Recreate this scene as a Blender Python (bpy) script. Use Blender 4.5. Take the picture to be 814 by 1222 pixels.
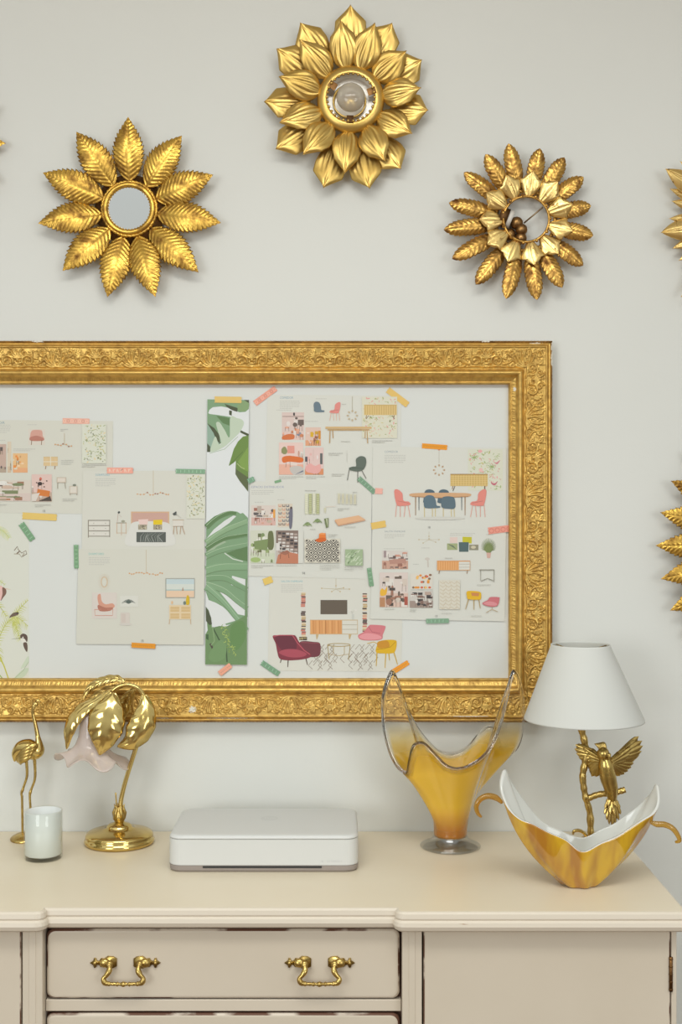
import bpy, math, random
import numpy as np
from math import pi, sin, cos, radians, atan2, sqrt, hypot
from mathutils import Vector, Matrix
for _o in list(bpy.data.objects): bpy.data.objects.remove(_o)
SC = bpy.context.scene
COL = SC.collection
# ---------------------------------------------------------------- camera
F = 1450.0; D = 2.8; TOP = 0.80; ZC = TOP + 381.0/F*D
cam_data = bpy.data.cameras.new('camera'); cam = bpy.data.objects.new('camera', cam_data); COL.objects.link(cam)
cam_data.sensor_fit = 'AUTO'; cam_data.sensor_width = 36.0; cam_data.lens = 36.0*F/1222.0
cam.location = (0, 0, ZC); cam.rotation_euler = (pi/2, 0, 0); cam_data.clip_start = 0.05
SC.camera = cam
# ---------------------------------------------------------------- world
w = bpy.data.worlds.new('room_light'); SC.world = w; w.use_nodes = True
nt = w.node_tree; bg = nt.nodes['Background']
tc = nt.nodes.new('ShaderNodeTexCoord'); sp = nt.nodes.new('ShaderNodeSeparateXYZ'); rp = nt.nodes.new('ShaderNodeValToRGB')
mr = nt.nodes.new('ShaderNodeMapRange'); mr.inputs[1].default_value = -1; mr.inputs[2].default_value = 1
nt.links.new(tc.outputs['Generated'], sp.inputs[0]); nt.links.new(sp.outputs[2], mr.inputs[0]); nt.links.new(mr.outputs[0], rp.inputs[0])
el = rp.color_ramp.elements
el[0].position = 0.0; el[0].color = (0.30, 0.26, 0.20, 1)
el[1].position = 1.0; el[1].color = (1.50, 1.60, 1.62, 1)
for p_, c_ in ((0.40, (0.34, 0.31, 0.27, 1)), (0.5, (0.60, 0.61, 0.58, 1)), (0.66, (0.74, 0.78, 0.78, 1))):
    e_ = el.new(p_); e_.color = c_
nt.links.new(rp.outputs[0], bg.inputs[0]); bg.inputs[1].default_value = 0.80
# ---------------------------------------------------------------- lights (ceiling panel lamps, plus fill lights added behind the camera)
def area(name, loc, target, sx, sy, power, col):
    l = bpy.data.lights.new(name, 'AREA'); l.shape = 'RECTANGLE'; l.size = sx; l.size_y = sy; l.energy = power; l.color = col
    o = bpy.data.objects.new(name, l); COL.objects.link(o); o.location = loc
    o.rotation_euler = (Vector(target)-Vector(loc)).to_track_quat('-Z', 'Y').to_euler(); return o
area('ceiling_lamp_light', (-0.1, 0.9, 2.92), (-0.1, 1.7, 0.9), 1.6, 0.5, 24, (0.95, 0.93, 0.88))
area('fill_light', (-2.2, -1.6, 1.7), (0, 2.8, 1.2), 1.6, 1.6, 50, (0.90, 0.93, 0.95))  # soft fill added behind the camera, left; no window known there
area('fill_light', (2.4, -1.8, 1.6), (0, 2.8, 1.1), 1.4, 1.6, 36, (0.90, 0.93, 0.95))  # second added fill, right of the camera, also without a known window
# ---------------------------------------------------------------- exposure
vs = SC.view_settings; vs.view_transform = 'Standard'; vs.look = 'None'; vs.exposure = 0.0; vs.gamma = 1.0; vs.use_curve_mapping = False

# ================================================================ helpers
def at(px, py, Y): return Vector(((px-407.0)/F*Y, Y, ZC-(py-611.0)/F*Y))
def lin(c):
    c = c/255.0; return c/12.92 if c <= 0.04045 else ((c+0.055)/1.055)**2.4
def rgb(r, g, b, k=1.0): return (lin(r)*k, lin(g)*k, lin(b)*k, 1)
def new_obj(name, V, Fc, mat=None, parent=None, smooth=True, cols=None, mats=None, fm=None):
    me = bpy.data.meshes.new(name); me.from_pydata([tuple(v) for v in V], [], Fc)
    if cols is not None:                       # per face own colour
        a = me.color_attributes.new('Col', 'FLOAT_COLOR', 'CORNER'); k = 0; buf = []
        for f, c in zip(Fc, cols): buf.extend(list(c)*len(f))
        a.data.foreach_set('color', buf)
    for m in (mats or ([mat] if mat else [])): me.materials.append(m)
    if fm: me.polygons.foreach_set('material_index', fm)
    if smooth: me.polygons.foreach_set('use_smooth', [True]*len(me.polygons))
    me.update(); o = bpy.data.objects.new(name, me); COL.objects.link(o)
    if parent: o.parent = parent
    return o
def tag(o, label=None, cat=None, group=None, kind=None):
    if label: o['label'] = label
    if cat: o['category'] = cat
    if group: o['group'] = group
    if kind: o['kind'] = kind
    return o
def empty(name, loc, rot=(0, 0, 0)):
    o = bpy.data.objects.new(name, None); COL.objects.link(o); o.location = loc; o.rotation_euler = rot; o.empty_display_size = 0.02; return o
class MB:
    def __init__(s): s.V = []; s.F = []; s.C = []; s.M = []
    def add(s, V, Fc, m=0, col=None):
        b = len(s.V); s.V += [Vector(v) for v in V]; s.F += [tuple(i+b for i in f) for f in Fc]; s.M += [m]*len(Fc); s.C += [col or (1, 1, 1, 1)]*len(Fc); return s
    def box(s, x0, x1, y0, y1, z0, z1, m=0):
        V = [(x, y, z) for z in (z0, z1) for y in (y0, y1) for x in (x0, x1)]
        return s.add(V, [(0, 2, 3, 1), (4, 5, 7, 6), (0, 1, 5, 4), (2, 6, 7, 3), (0, 4, 6, 2), (1, 3, 7, 5)], m)
    def grid(s, P, cu=False, cv=False, m=0, flip=False):
        nu = len(P); nv = len(P[0]); V = [p for r in P for p in r]; Fc = []
        for i in range(nu if cu else nu-1):
            for j in range(nv if cv else nv-1):
                a, b, c, d = i*nv+j, i*nv+(j+1) % nv, ((i+1) % nu)*nv+(j+1) % nv, ((i+1) % nu)*nv+j
                Fc.append((a, d, c, b) if flip else (a, b, c, d))
        return s.add(V, Fc, m)
    def tube(s, path, rad, n=10, m=0, cap=True, flat=1.0, up=None):
        P = [Vector(p) for p in path]; N = len(P)
        if not hasattr(rad, '__len__'): rad = [rad]*N
        T = [(P[min(i+1, N-1)]-P[max(i-1, 0)]).normalized() for i in range(N)]
        u = Vector(up) if up else (Vector((0, 1, 0)) if abs(T[0].y) < 0.9 else Vector((1, 0, 0)))
        rings = []
        for i in range(N):
            u = (u-T[i]*u.dot(T[i])).normalized(); v = T[i].cross(u)
            rings.append([P[i]+(u*cos(2*pi*k/n)*flat+v*sin(2*pi*k/n))*rad[i] for k in range(n)])
        if cap:
            rings = [[P[0]]*n]+rings+[[P[-1]]*n]
        return s.grid(rings, cv=True, m=m, flip=True)
    def lathe(s, prof, c=(0, 0, 0), n=48, m=0, axis='z', wob=None):
        R = []
        for (r, z) in prof:
            row = []
            for k in range(n):
                a = 2*pi*k/n; rr = r*(1+(wob(a, z) if wob else 0))
                if axis == 'z': row.append((c[0]+rr*cos(a), c[1]+rr*sin(a), c[2]+z))
                elif axis == 'y': row.append((c[0]+rr*cos(a), c[1]-z, c[2]+rr*sin(a)))
            R.append(row)
        return s.grid(R, cv=True, m=m, flip=False if axis == 'z' else False)
    def ball(s, c, r, n=14, m=0, sc=(1, 1, 1), rot=None):
        R = []
        for i in range(n//2+1):
            t = pi*i/(n//2); row = []
            for k in range(n):
                a = 2*pi*k/n; v = Vector((sin(t)*cos(a)*r*sc[0], sin(t)*sin(a)*r*sc[1], -cos(t)*r*sc[2]))
                if rot: v = rot @ v
                row.append(Vector(c)+v)
            R.append(row)
        return s.grid(R, cv=True, m=m)
    def prism(s, poly, y0, y1, m=0):            # poly in x,z extruded along y
        n = len(poly); V = [(x, y0, z) for x, z in poly]+[(x, y1, z) for x, z in poly]
        return s.add(V, [tuple(range(n)), tuple(range(2*n-1, n-1, -1))]+[(i, i+n, (i+1) % n+n, (i+1) % n) for i in range(n)], m)
    def build(s, name, mat, parent=None, smooth=True, merge=True):
        mats = mat if isinstance(mat, list) else [mat]
        o = new_obj(name, s.V, s.F, parent=parent, smooth=smooth, mats=mats, fm=s.M)
        if merge:
            import bmesh
            bm = bmesh.new(); bm.from_mesh(o.data); bmesh.ops.remove_doubles(bm, verts=bm.verts, dist=1e-6)
            bmesh.ops.recalc_face_normals(bm, faces=bm.faces); bm.to_mesh(o.data); bm.free()
        return o
def bevel(o, wdt, seg=3, ang=35):
    b = o.modifiers.new('bevel', 'BEVEL'); b.width = wdt; b.segments = seg; b.limit_method = 'ANGLE'; b.angle_limit = radians(ang); return o
def solid(o, t, off=-1):
    b = o.modifiers.new('solid', 'SOLIDIFY'); b.thickness = t; b.offset = off; return o
def catmull(P, n, closed=False):
    P = [Vector(p) for p in P]; N = len(P); out = []
    for i in range(N if closed else N-1):
        if closed: a, b, c, d = P[i-1], P[i], P[(i+1) % N], P[(i+2) % N]
        else: a, b, c, d = P[max(i-1, 0)], P[i], P[i+1], P[min(i+2, N-1)]
        for k in range(n):
            t = k/n; out.append(0.5*((2*b)+(c-a)*t+(2*a-5*b+4*c-d)*t*t+(3*b-a-3*c+d)*t**3))
    if not closed: out.append(P[-1])
    return out
def interp(x, xs, ys): return float(np.interp(x, xs, ys))
# ---------------------------------------------------------------- materials
def mat(name, col=(0.8, 0.8, 0.8, 1), rough=0.5, metal=0.0, spec=0.5, **kw):
    m = bpy.data.materials.new(name); m.use_nodes = True; b = m.node_tree.nodes['Principled BSDF']
    b.inputs['Base Color'].default_value = col; b.inputs['Roughness'].default_value = rough; b.inputs['Metallic'].default_value = metal
    b.inputs['Specular IOR Level'].default_value = spec
    for k, v in kw.items(): b.inputs[k.replace('_', ' ')].default_value = v
    return m
def noise_mat(name, c1, c2, scale, lo, hi, rough=(0.3, 0.5), metal=0.0, bump=0.0, bscale=80, detail=6, spec=0.5, stretch=(1, 1, 1)):
    m = mat(name, c1, rough[0], metal, spec); nt = m.node_tree; b = nt.nodes['Principled BSDF']; L = nt.links
    tc = nt.nodes.new('ShaderNodeTexCoord'); mp = nt.nodes.new('ShaderNodeMapping'); mp.inputs['Scale'].default_value = stretch
    oi = nt.nodes.new('ShaderNodeObjectInfo'); vm = nt.nodes.new('ShaderNodeVectorMath'); vm.operation = 'SCALE'; vm.inputs[0].default_value = (7, 5, 9); L.new(oi.outputs['Random'], vm.inputs['Scale']); L.new(vm.outputs[0], mp.inputs['Location'])
    L.new(tc.outputs['Object'], mp.inputs[0])
    n = nt.nodes.new('ShaderNodeTexNoise'); n.inputs['Scale'].default_value = scale; n.inputs['Detail'].default_value = detail; L.new(mp.outputs[0], n.inputs['Vector'])
    r = nt.nodes.new('ShaderNodeMapRange'); r.inputs[1].default_value = lo; r.inputs[2].default_value = hi; L.new(n.outputs[0], r.inputs[0])
    mx = nt.nodes.new('ShaderNodeMix'); mx.data_type = 'RGBA'; mx.inputs[6].default_value = c1; mx.inputs[7].default_value = c2
    L.new(r.outputs[0], mx.inputs[0]); L.new(mx.outputs[2], b.inputs['Base Color'])
    rr = nt.nodes.new('ShaderNodeMapRange'); rr.inputs[3].default_value = rough[0]; rr.inputs[4].default_value = rough[1]; L.new(r.outputs[0], rr.inputs[0]); L.new(rr.outputs[0], b.inputs['Roughness'])
    if bump:
        n2 = nt.nodes.new('ShaderNodeTexNoise'); n2.inputs['Scale'].default_value = bscale; n2.inputs['Detail'].default_value = 4; L.new(mp.outputs[0], n2.inputs['Vector'])
        bp = nt.nodes.new('ShaderNodeBump'); bp.inputs['Strength'].default_value = 1; bp.inputs['Distance'].default_value = bump
        L.new(n2.outputs[0], bp.inputs['Height']); L.new(bp.outputs[0], b.inputs['Normal'])
    return m
M = {}
M['wall'] = noise_mat('wall_paint', (0.70, 0.705, 0.66, 1), (0.68, 0.685, 0.64, 1), 1.5, 0.35, 0.65, (0.9, 0.95), bump=0.0006, bscale=25)
M['floor'] = noise_mat('oak_floor', (0.22, 0.14, 0.08, 1), (0.14, 0.085, 0.045, 1), 3, 0.3, 0.7, (0.4, 0.6), stretch=(1, 8, 1))
M['ceil'] = mat('ceiling_paint', (0.8, 0.79, 0.76, 1), 0.95)
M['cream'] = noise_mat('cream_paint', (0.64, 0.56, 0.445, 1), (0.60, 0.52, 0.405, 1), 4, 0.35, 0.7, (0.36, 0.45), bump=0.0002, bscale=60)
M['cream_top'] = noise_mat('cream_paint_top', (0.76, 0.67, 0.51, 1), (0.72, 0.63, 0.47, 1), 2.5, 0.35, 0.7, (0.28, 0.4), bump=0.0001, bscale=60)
M['worn'] = noise_mat('worn_edge', (0.62, 0.53, 0.42, 1), (0.13, 0.055, 0.03, 1), 9, 0.47, 0.54, (0.4, 0.7), detail=8, stretch=(1, 1, 1.6))
M['worn_lite'] = noise_mat('worn_moulding', (0.66, 0.58, 0.465, 1), (0.33, 0.17, 0.08, 1), 10, 0.655, 0.69, (0.38, 0.7), detail=9, stretch=(0.8, 2, 7))
M['brown'] = mat('bare_brown', (0.10, 0.045, 0.025, 1), 0.7)
def gold(name, c1, c2, scale=30, lo=0.5, hi=0.72, rough=(0.3, 0.6), metal=0.95, bump=0.0003, bscale=120):
    return noise_mat(name, c1, c2, scale, lo, hi, rough, metal, bump, bscale)
M['leaf_antique'] = gold('gilt_leaf_stained', (0.70, 0.43, 0.085, 1), (0.17, 0.075, 0.02, 1), 38, 0.46, 0.74, (0.32, 0.6))
M['leaf_satin'] = gold('gilt_leaf_satin', (0.72, 0.50, 0.16, 1), (0.60, 0.39, 0.10, 1), 20, 0.3, 0.8, (0.33, 0.45), bump=0.0001)
M['leaf_bronze'] = gold('gilt_leaf_bronze', (0.62, 0.36, 0.09, 1), (0.16, 0.065, 0.02, 1), 60, 0.46, 0.72, (0.3, 0.6))
M['leaf_light'] = gold('gilt_leaf_pale', (0.85, 0.60, 0.22, 1), (0.22, 0.10, 0.03, 1), 120, 0.60, 0.72, (0.3, 0.6))
M['dark_metal'] = gold('dark_bronze', (0.20, 0.10, 0.035, 1), (0.06, 0.03, 0.015, 1), 40, 0.4, 0.7, (0.4, 0.6))
M['old_metal'] = gold('tarnished_brass', (0.40, 0.30, 0.17, 1), (0.2, 0.13, 0.07, 1), 50, 0.4, 0.7, (0.45, 0.6))
M['brass'] = gold('polished_brass', (0.70, 0.52, 0.19, 1), (0.50, 0.33, 0.09, 1), 20, 0.45, 0.8, (0.12, 0.26), 1.0, 0.0001, 60)
M['brass_old'] = gold('aged_brass', (0.60, 0.43, 0.14, 1), (0.36, 0.23, 0.07, 1), 40, 0.4, 0.75, (0.25, 0.42), 1.0, 0.0004, 90)
M['gilt'] = gold('gilt_plaster', (0.63, 0.40, 0.105, 1), (0.38, 0.215, 0.055, 1), 60, 0.44, 0.80, (0.34, 0.55), 0.72, 0.0003, 200)
M['gilt_brown'] = gold('gilt_rope', (0.32, 0.18, 0.05, 1), (0.13, 0.07, 0.03, 1), 40, 0.4, 0.75, (0.45, 0.6), 0.7, 0.0003, 200)
M['chip'] = mat('bare_plaster', (0.72, 0.67, 0.55, 1), 0.8)
M['mirror'] = mat('mirror_glass', (0.93, 0.94, 0.92, 1), 0.02, 1.0)
M['black'] = mat('black', (0.02, 0.02, 0.02, 1), 0.5)
def glass(name, col=(1, 1, 1, 1), rough=0.0, ior=1.45): return mat(name, col, rough, 0, 0.5, Transmission_Weight=1.0, IOR=ior)
M['glass'] = glass('clear_glass')
def tglass(name, col=(0.97, 0.975, 0.96, 1), refr=0.35, ior=1.45, body=None, bf=0.0, fi=1.5):
    # thin clear glass: light passes, fresnel gloss on top, some true refraction
    m = bpy.data.materials.new(name); m.use_nodes = True; nt = m.node_tree; L = nt.links; out = nt.nodes['Material Output']; nt.nodes.remove(nt.nodes['Principled BSDF'])
    t = nt.nodes.new('ShaderNodeBsdfTransparent'); t.inputs[0].default_value = col; g = nt.nodes.new('ShaderNodeBsdfGlossy'); g.inputs['Roughness'].default_value = 0.03
    r = nt.nodes.new('ShaderNodeBsdfRefraction'); r.inputs[0].default_value = col; r.inputs['IOR'].default_value = ior; fr0 = nt.nodes.new('ShaderNodeFresnel'); fr0.inputs[0].default_value = fi; ge = nt.nodes.new('ShaderNodeNewGeometry'); iv = nt.nodes.new('ShaderNodeMath'); iv.operation = 'SUBTRACT'; iv.inputs[0].default_value = 1; L.new(ge.outputs['Backfacing'], iv.inputs[1]); fr = nt.nodes.new('ShaderNodeMath'); fr.operation = 'MULTIPLY'; L.new(fr0.outputs[0], fr.inputs[0]); L.new(iv.outputs[0], fr.inputs[1])
    m1 = nt.nodes.new('ShaderNodeMixShader'); m1.inputs[0].default_value = refr; L.new(t.outputs[0], m1.inputs[1]); L.new(r.outputs[0], m1.inputs[2]); src = m1
    if body:
        d = nt.nodes.new('ShaderNodeBsdfDiffuse'); d.inputs[0].default_value = body; tr = nt.nodes.new('ShaderNodeBsdfTranslucent'); tr.inputs[0].default_value = body
        md = nt.nodes.new('ShaderNodeMixShader'); md.inputs[0].default_value = 0.4; L.new(d.outputs[0], md.inputs[1]); L.new(tr.outputs[0], md.inputs[2])
        m3 = nt.nodes.new('ShaderNodeMixShader'); m3.inputs[0].default_value = bf; L.new(m1.outputs[0], m3.inputs[1]); L.new(md.outputs[0], m3.inputs[2]); src = m3
    m2 = nt.nodes.new('ShaderNodeMixShader'); L.new(fr.outputs[0], m2.inputs[0]); L.new(src.outputs[0], m2.inputs[1]); L.new(g.outputs[0], m2.inputs[2]); L.new(m2.outputs[0], out.inputs[0])
    m['mix'] = m3.name if body else ''; return m
M['jar'] = tglass('jar_glass', refr=0.0); M['foot_glass'] = tglass('foot_glass', (0.97, 0.97, 0.95, 1), 0.15, fi=2.3); M['lip_glass'] = tglass('lip_glass', (0.93, 0.93, 0.90, 1), 0.55, fi=1.7)
M['print'] = mat('printed_paper', (0.8, 0.8, 0.8, 1), 0.75, spec=0.25)
def vcol(m, attr='Col'):
    n = m.node_tree.nodes.new('ShaderNodeAttribute'); n.attribute_name = attr
    m.node_tree.links.new(n.outputs['Color'], m.node_tree.nodes['Principled BSDF'].inputs['Base Color']); return m
vcol(M['print'])

# ================================================================ setting
def struct(name, b, m):
    o = b.build(name, m, smooth=False); o['kind'] = 'structure'; return o
struct('wall_back', MB().box(-3.2, 3.2, D, D+0.12, 0, 2.95), M['wall'])
struct('floor', MB().box(-3.2, 3.2, -3.0, D, -0.05, 0), M['floor'])
struct('ceiling', MB().box(-3.2, 3.2, 1.9, D+0.12, 2.95, 3.05), M['ceil'])

# ================================================================ sideboard
XR = 0.636; XL = -1.074; XC = (XR+XL)/2; YF = 2.236; YC = 2.258
side = empty('sideboard', (XC, 2.5, 0))
tag(side, 'long cream painted sideboard with distressed brown edges standing against the white wall', 'sideboard')
def P_(x, y, z): return (x-XC, y-2.5, z)
X1, X2 = at(54, 1100, YC).x, at(474, 1100, YC).x           # recessed middle section
# outline of the top, front side goes in and out (breakfront)
def top_outline(g):
    r = 0.012; pts = [(XR+g, D-0.002)]
    pts += [(XR+g, YF-g)]
    def arc(cx, cy, a0, a1):
        return [(cx+(r+g)*cos(radians(a0+(a1-a0)*k/5)), cy+(r+g)*sin(radians(a0+(a1-a0)*k/5))) for k in range(6)]
    pts += arc(X2+r, YF+r, 270, 180)[0:]
    pts += [(X2-g, YC-g), (X1+g, YC-g)]
    pts += arc(X1-r, YF+r, 0, -90)
    pts += [(XL-g, YF-g), (XL-g, D-0.002)]
    return pts
prof = [(0.0, -0.030), (-0.012, -0.037), (0.000, -0.037), (0.006, -0.033), (0.0085, -0.026), (0.007, -0.019), (0.003, -0.0155), (0.0045, -0.012), (0.003, -0.004), (0.0, -0.001), (-0.003, 0.0)]
rings = []
for g, z in prof[1:]: rings.append([P_(x, y, TOP+z) for x, y in top_outline(g)])
b = MB(); b.grid(rings, cv=True, m=1)
n = len(rings[0]); b.add(rings[-1], [tuple(range(n))], 0); b.add(rings[0], [tuple(range(n-1, -1, -1))], 0)
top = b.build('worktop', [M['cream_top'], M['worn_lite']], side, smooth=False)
# carcass: dark recess behind, then stiles and rails
fy = YF+0.022; fyc = YC+0.020
zt = TOP-0.037; zb = 0.10
b = MB()
b.box(XL+0.02-XC, XR-0.012-XC, fyc+0.014-2.5, D-0.01-2.5, zb, zt)
car = b.build('carcass', M['brown'], side, smooth=False)
def px_x(px, Y): return (px-407)/F*Y
def front(name, x0, x1, y0, y1, z0, z1, m=None, bev=0.004, parent=side, seg=4):
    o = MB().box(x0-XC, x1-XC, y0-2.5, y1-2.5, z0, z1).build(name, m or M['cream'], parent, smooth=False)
    if bev: bevel(o, bev, seg)
    return o
ppL0, ppL1 = px_x(27, fy), px_x(51, fy); ppR0, ppR1 = px_x(480, fy), px_x(503.5, fy)
for (a, c) in ((ppL0, ppL1), (ppR0, ppR1)):
    front('pilaster', a, c, fy-0.002, fyc+0.02, zb, zt, bev=0.002)
    bb = MB().box(a+0.012-XC, c-0.012-XC, fy-0.0035-2.5, fy-2.5, zb+0.05, zt-0.004); o = bb.build('pilaster_moulding', M['cream'], side, smooth=False); bevel(o, 0.0015, 2)
def zpx(py, Y): return ZC-(py-611)/F*Y
# drawers in the middle
dx0, dx1 = px_x(55.5, fyc), px_x(477, fyc)
dr_b = zpx(1192, fyc)
ys = [(1108.5, 1191.5), (1209, 1292), (1309, 1392)]
def drawer_front(z0, z1):
    r = 0.014; poly = []
    for cx, cz, a0 in ((dx1-r, z1-r, 0), (dx0+r, z1-r, 90), (dx0+r, z0+r, 180), (dx1-r, z0+r, 270)):
        for k in range(7): a = radians(a0+90*k/6); poly.append((cx+r*cos(a), cz+r*sin(a)))
    def ins(g): return [(x+(-g if x > (dx0+dx1)/2 else g)*1.0, z+(-g if z > (z0+z1)/2 else g)) for x, z in poly]
    R = []
    for g, y in ((0, fyc+0.014), (0, fyc+0.003), (0.0008, fyc+0.0005), (0.0035, fyc-0.002), (0.006, fyc-0.0025)):
        R.append([P_(x, y, z) for x, z in ins(g)])
    b = MB()
    b.grid(R[:2], cv=True, m=2); b.grid(R[1:4], cv=True, m=1); b.grid(R[3:], cv=True, m=0); b.add(R[-1], [tuple(range(len(poly)))], 0)
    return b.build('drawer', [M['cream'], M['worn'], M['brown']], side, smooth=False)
def pull_handle(cx, cz, parent, y):
    b = MB(); s = 1.0/ (F/y)      # metres per photo pixel at the drawer front
    for sg in (-1, 1):
        # rosette plate: shield, collar and arrow finial
        sh = [(10, 5), (14, 7.5), (21, 8), (25, 5), (29, 5.5), (31, 2.4), (33.5, 2), (35, 5.4), (37, 5.8), (38, 2.6), (42, 0), (38, -2.6), (37, -5.8), (35, -5.4), (33.5, -2), (31, -2.4), (29, -5), (25, -4.6), (21, -6.5), (14, -6), (10, -4)]
        pl = [(cx-XC+sg*(x)*s, cz+(4+z)*s) for x, z in sh]
        if sg < 0: pl = pl[::-1]
        b.prism(pl, y-0.0035-2.5, y-2.5)
        b.ball((cx-XC+sg*24*s, y-0.005-2.5, cz+4.5*s), 5.5*s, 12, sc=(1.25, 0.8, 1))
        b.ball((cx-XC+sg*18*s, y-0.008-2.5, cz+4*s), 4.6*s, 12)
        b.ball((cx-XC+sg*36*s, y-0.003-2.5, cz+4*s), 2.5*s, 10)
        # post and arm
        arm = catmull([(cx-XC+sg*18*s, y-0.012-2.5, cz+4*s), (cx-XC+sg*17*s, y-0.018-2.5, cz-1*s), (cx-XC+sg*20*s, y-0.021-2.5, cz-6*s), (cx-XC+sg*23.5*s, y-0.022-2.5, cz-10*s), (cx-XC+sg*22*s, y-0.022-2.5, cz-14.5*s), (cx-XC+sg*18*s, y-0.022-2.5, cz-16*s)], 6)
        b.tube(arm, [2.6*s+0.9*s*sin(k/len(arm)*pi*2)**2 for k in range(len(arm))], 10)
        b.tube([(cx-XC+sg*18*s, y-2.5, cz+4*s), (cx-XC+sg*18*s, y-0.017-2.5, cz+3.5*s)], 3.0*s, 10)
    xs = np.linspace(-19, 19, 60)
    b.tube([(cx-XC+x*s, y-0.022-2.5, cz-16*s-0.6*s*cos(x/19*pi/2)) for x in xs], [s*(1.7+1.5*math.exp(-(x/2.6)**2)+1.1*math.exp(-((abs(x)-7)/1.2)**2)+1.2*math.exp(-((abs(x)-17)/1.8)**2)+0.5*math.exp(-((abs(x)-11.5)/2.5)**2)) for x in xs], 12)
    o = b.build('handle', M['brass_old'], parent); o['label'] = 'ornate brass bail handle'; return o
for i, (ya, yb) in enumerate(ys):
    z1, z0 = zpx(ya, fyc), zpx(yb, fyc)
    d_ = drawer_front(z0, z1)
    for hx in (150, 381.5): pull_handle(px_x(hx, fyc), (z0+z1)/2-0.003, d_, fyc-0.0025)
    front('rail', ppL1+0.001, ppR0-0.001, fyc-0.001, fyc+0.016, zpx(yb+15, fyc), zpx(yb+1.2, fyc), bev=0.0015)
# doors right and left
ey = fy+0.001
for sg in (1, -1):
    if sg > 0: a, c, e0, e1 = px_x(505.5, ey), px_x(800, ey), px_x(801.3, ey), XR-0.012
    else:
        c, a, e1, e0 = px_x(25, ey), px_x(25, ey)-(px_x(800, ey)-px_x(505.5, ey)), 0, 0
        e1 = a-0.003; e0 = XL+0.014
    dd = MB().box(a-XC, c-XC, ey-2.5, fyc+0.012-2.5, zb+0.03, zt-0.001).build('cabinet_door', [M['cream'], M['worn']], side, smooth=False)
    bevel(dd, 0.0022, 2); dd.modifiers['bevel'].material = 1
    front('side_stile', e0, e1, ey-0.001, fyc+0.02, zb, zt, bev=0.0015)
    hx = c if sg > 0 else a
    for zc in (zpx(1162, ey), zb+0.12):
        h = MB(); h.tube([(hx-XC+0.0005*sg, ey-0.002-2.5, zc-0.032), (hx-XC+0.0005*sg, ey-0.002-2.5, zc+0.032)], 0.0035, 10)
        for q in range(5): h.ball((hx-XC+0.0005*sg, ey-0.002-2.5, zc-0.028+q*0.014), 0.0042, 8)
        h.build('hinge', M['dark_metal'], dd)['label'] = 'dark bronze hinge'
b = MB()
pl = [(XL+0.005, fy+0.004), (XR-0.005, fy+0.004), (XR-0.005, D-0.006), (XL+0.005, D-0.006)]
b.add([P_(x, y, z) for z in (0.085, 0.115) for x, y in pl], [(3, 2, 1, 0), (4, 5, 6, 7)]+[(i, (i+1) % 4, (i+1) % 4+4, i+4) for i in range(4)])
bevel(b.build('plinth', M['cream'], side, smooth=False), 0.006)
front('side_panel', XR-0.013, XR-0.011, fyc+0.014, D-0.008, zb, zt, bev=0)
for (x, y) in ((XL+0.08, fy+0.07), (XR-0.08, fy+0.07), (XL+0.08, D-0.08), (XR-0.08, D-0.08)):
    MB().lathe([(0, 0), (0.02, 0), (0.035, 0.02), (0.04, 0.05), (0.03, 0.075), (0.034, 0.086), (0, 0.086)], P_(x, y, 0), 24).build('foot', M['cream'], side)
# ================================================================ gilt picture frame (relief carved in real geometry)
FRY = D-0.001
def stamp_tile(L, H, res, strokes):
    nx, ny = int(L/res), int(H/res); Z = np.zeros((ny, nx)); yy, xx = np.mgrid[0:ny, 0:nx]*res
    for pts, r0, r1, h in strokes:
        n = len(pts)
        for i, (x, y) in enumerate(pts):
            r = r0+(r1-r0)*i/max(n-1, 1)
            for ox in (-L, 0, L):
                cx = x+ox
                if cx+r < 0 or cx-r > L: continue
                i0, i1 = max(0, int((cx-r)/res)), min(nx, int((cx+r)/res)+2); j0, j1 = max(0, int((y-r)/res)), min(ny, int((y+r)/res)+2)
                if i1 <= i0 or j1 <= j0: continue
                d2 = ((xx[j0:j1, i0:i1]-cx)**2+(yy[j0:j1, i0:i1]-y)**2)/(r*r)
                Z[j0:j1, i0:i1] = np.maximum(Z[j0:j1, i0:i1], h*np.sqrt(np.clip(1-d2, 0, 1)))
    return Z
def spiral(cx, cy, r, turns, a0, sg, n=70):
    return [(cx+sg*(r*(1-0.86*k/n))*cos(a0+turns*2*pi*k/n), cy+(r*(1-0.86*k/n))*sin(a0+turns*2*pi*k/n)) for k in range(n)]
def line_(x0, y0, x1, y1, bend=0.0, n=26):
    o = []
    for k in range(n):
        t = k/(n-1); nx, ny = -(y1-y0), (x1-x0)
        o.append((x0+(x1-x0)*t+nx*bend*sin(pi*t), y0+(y1-y0)*t+ny*bend*sin(pi*t)))
    return o
TL, TH, TR = 178.0, 47.0, 0.5            # tile in mm: s=0 outer side of the band
st = []
rs = random.Random(4)
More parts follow.
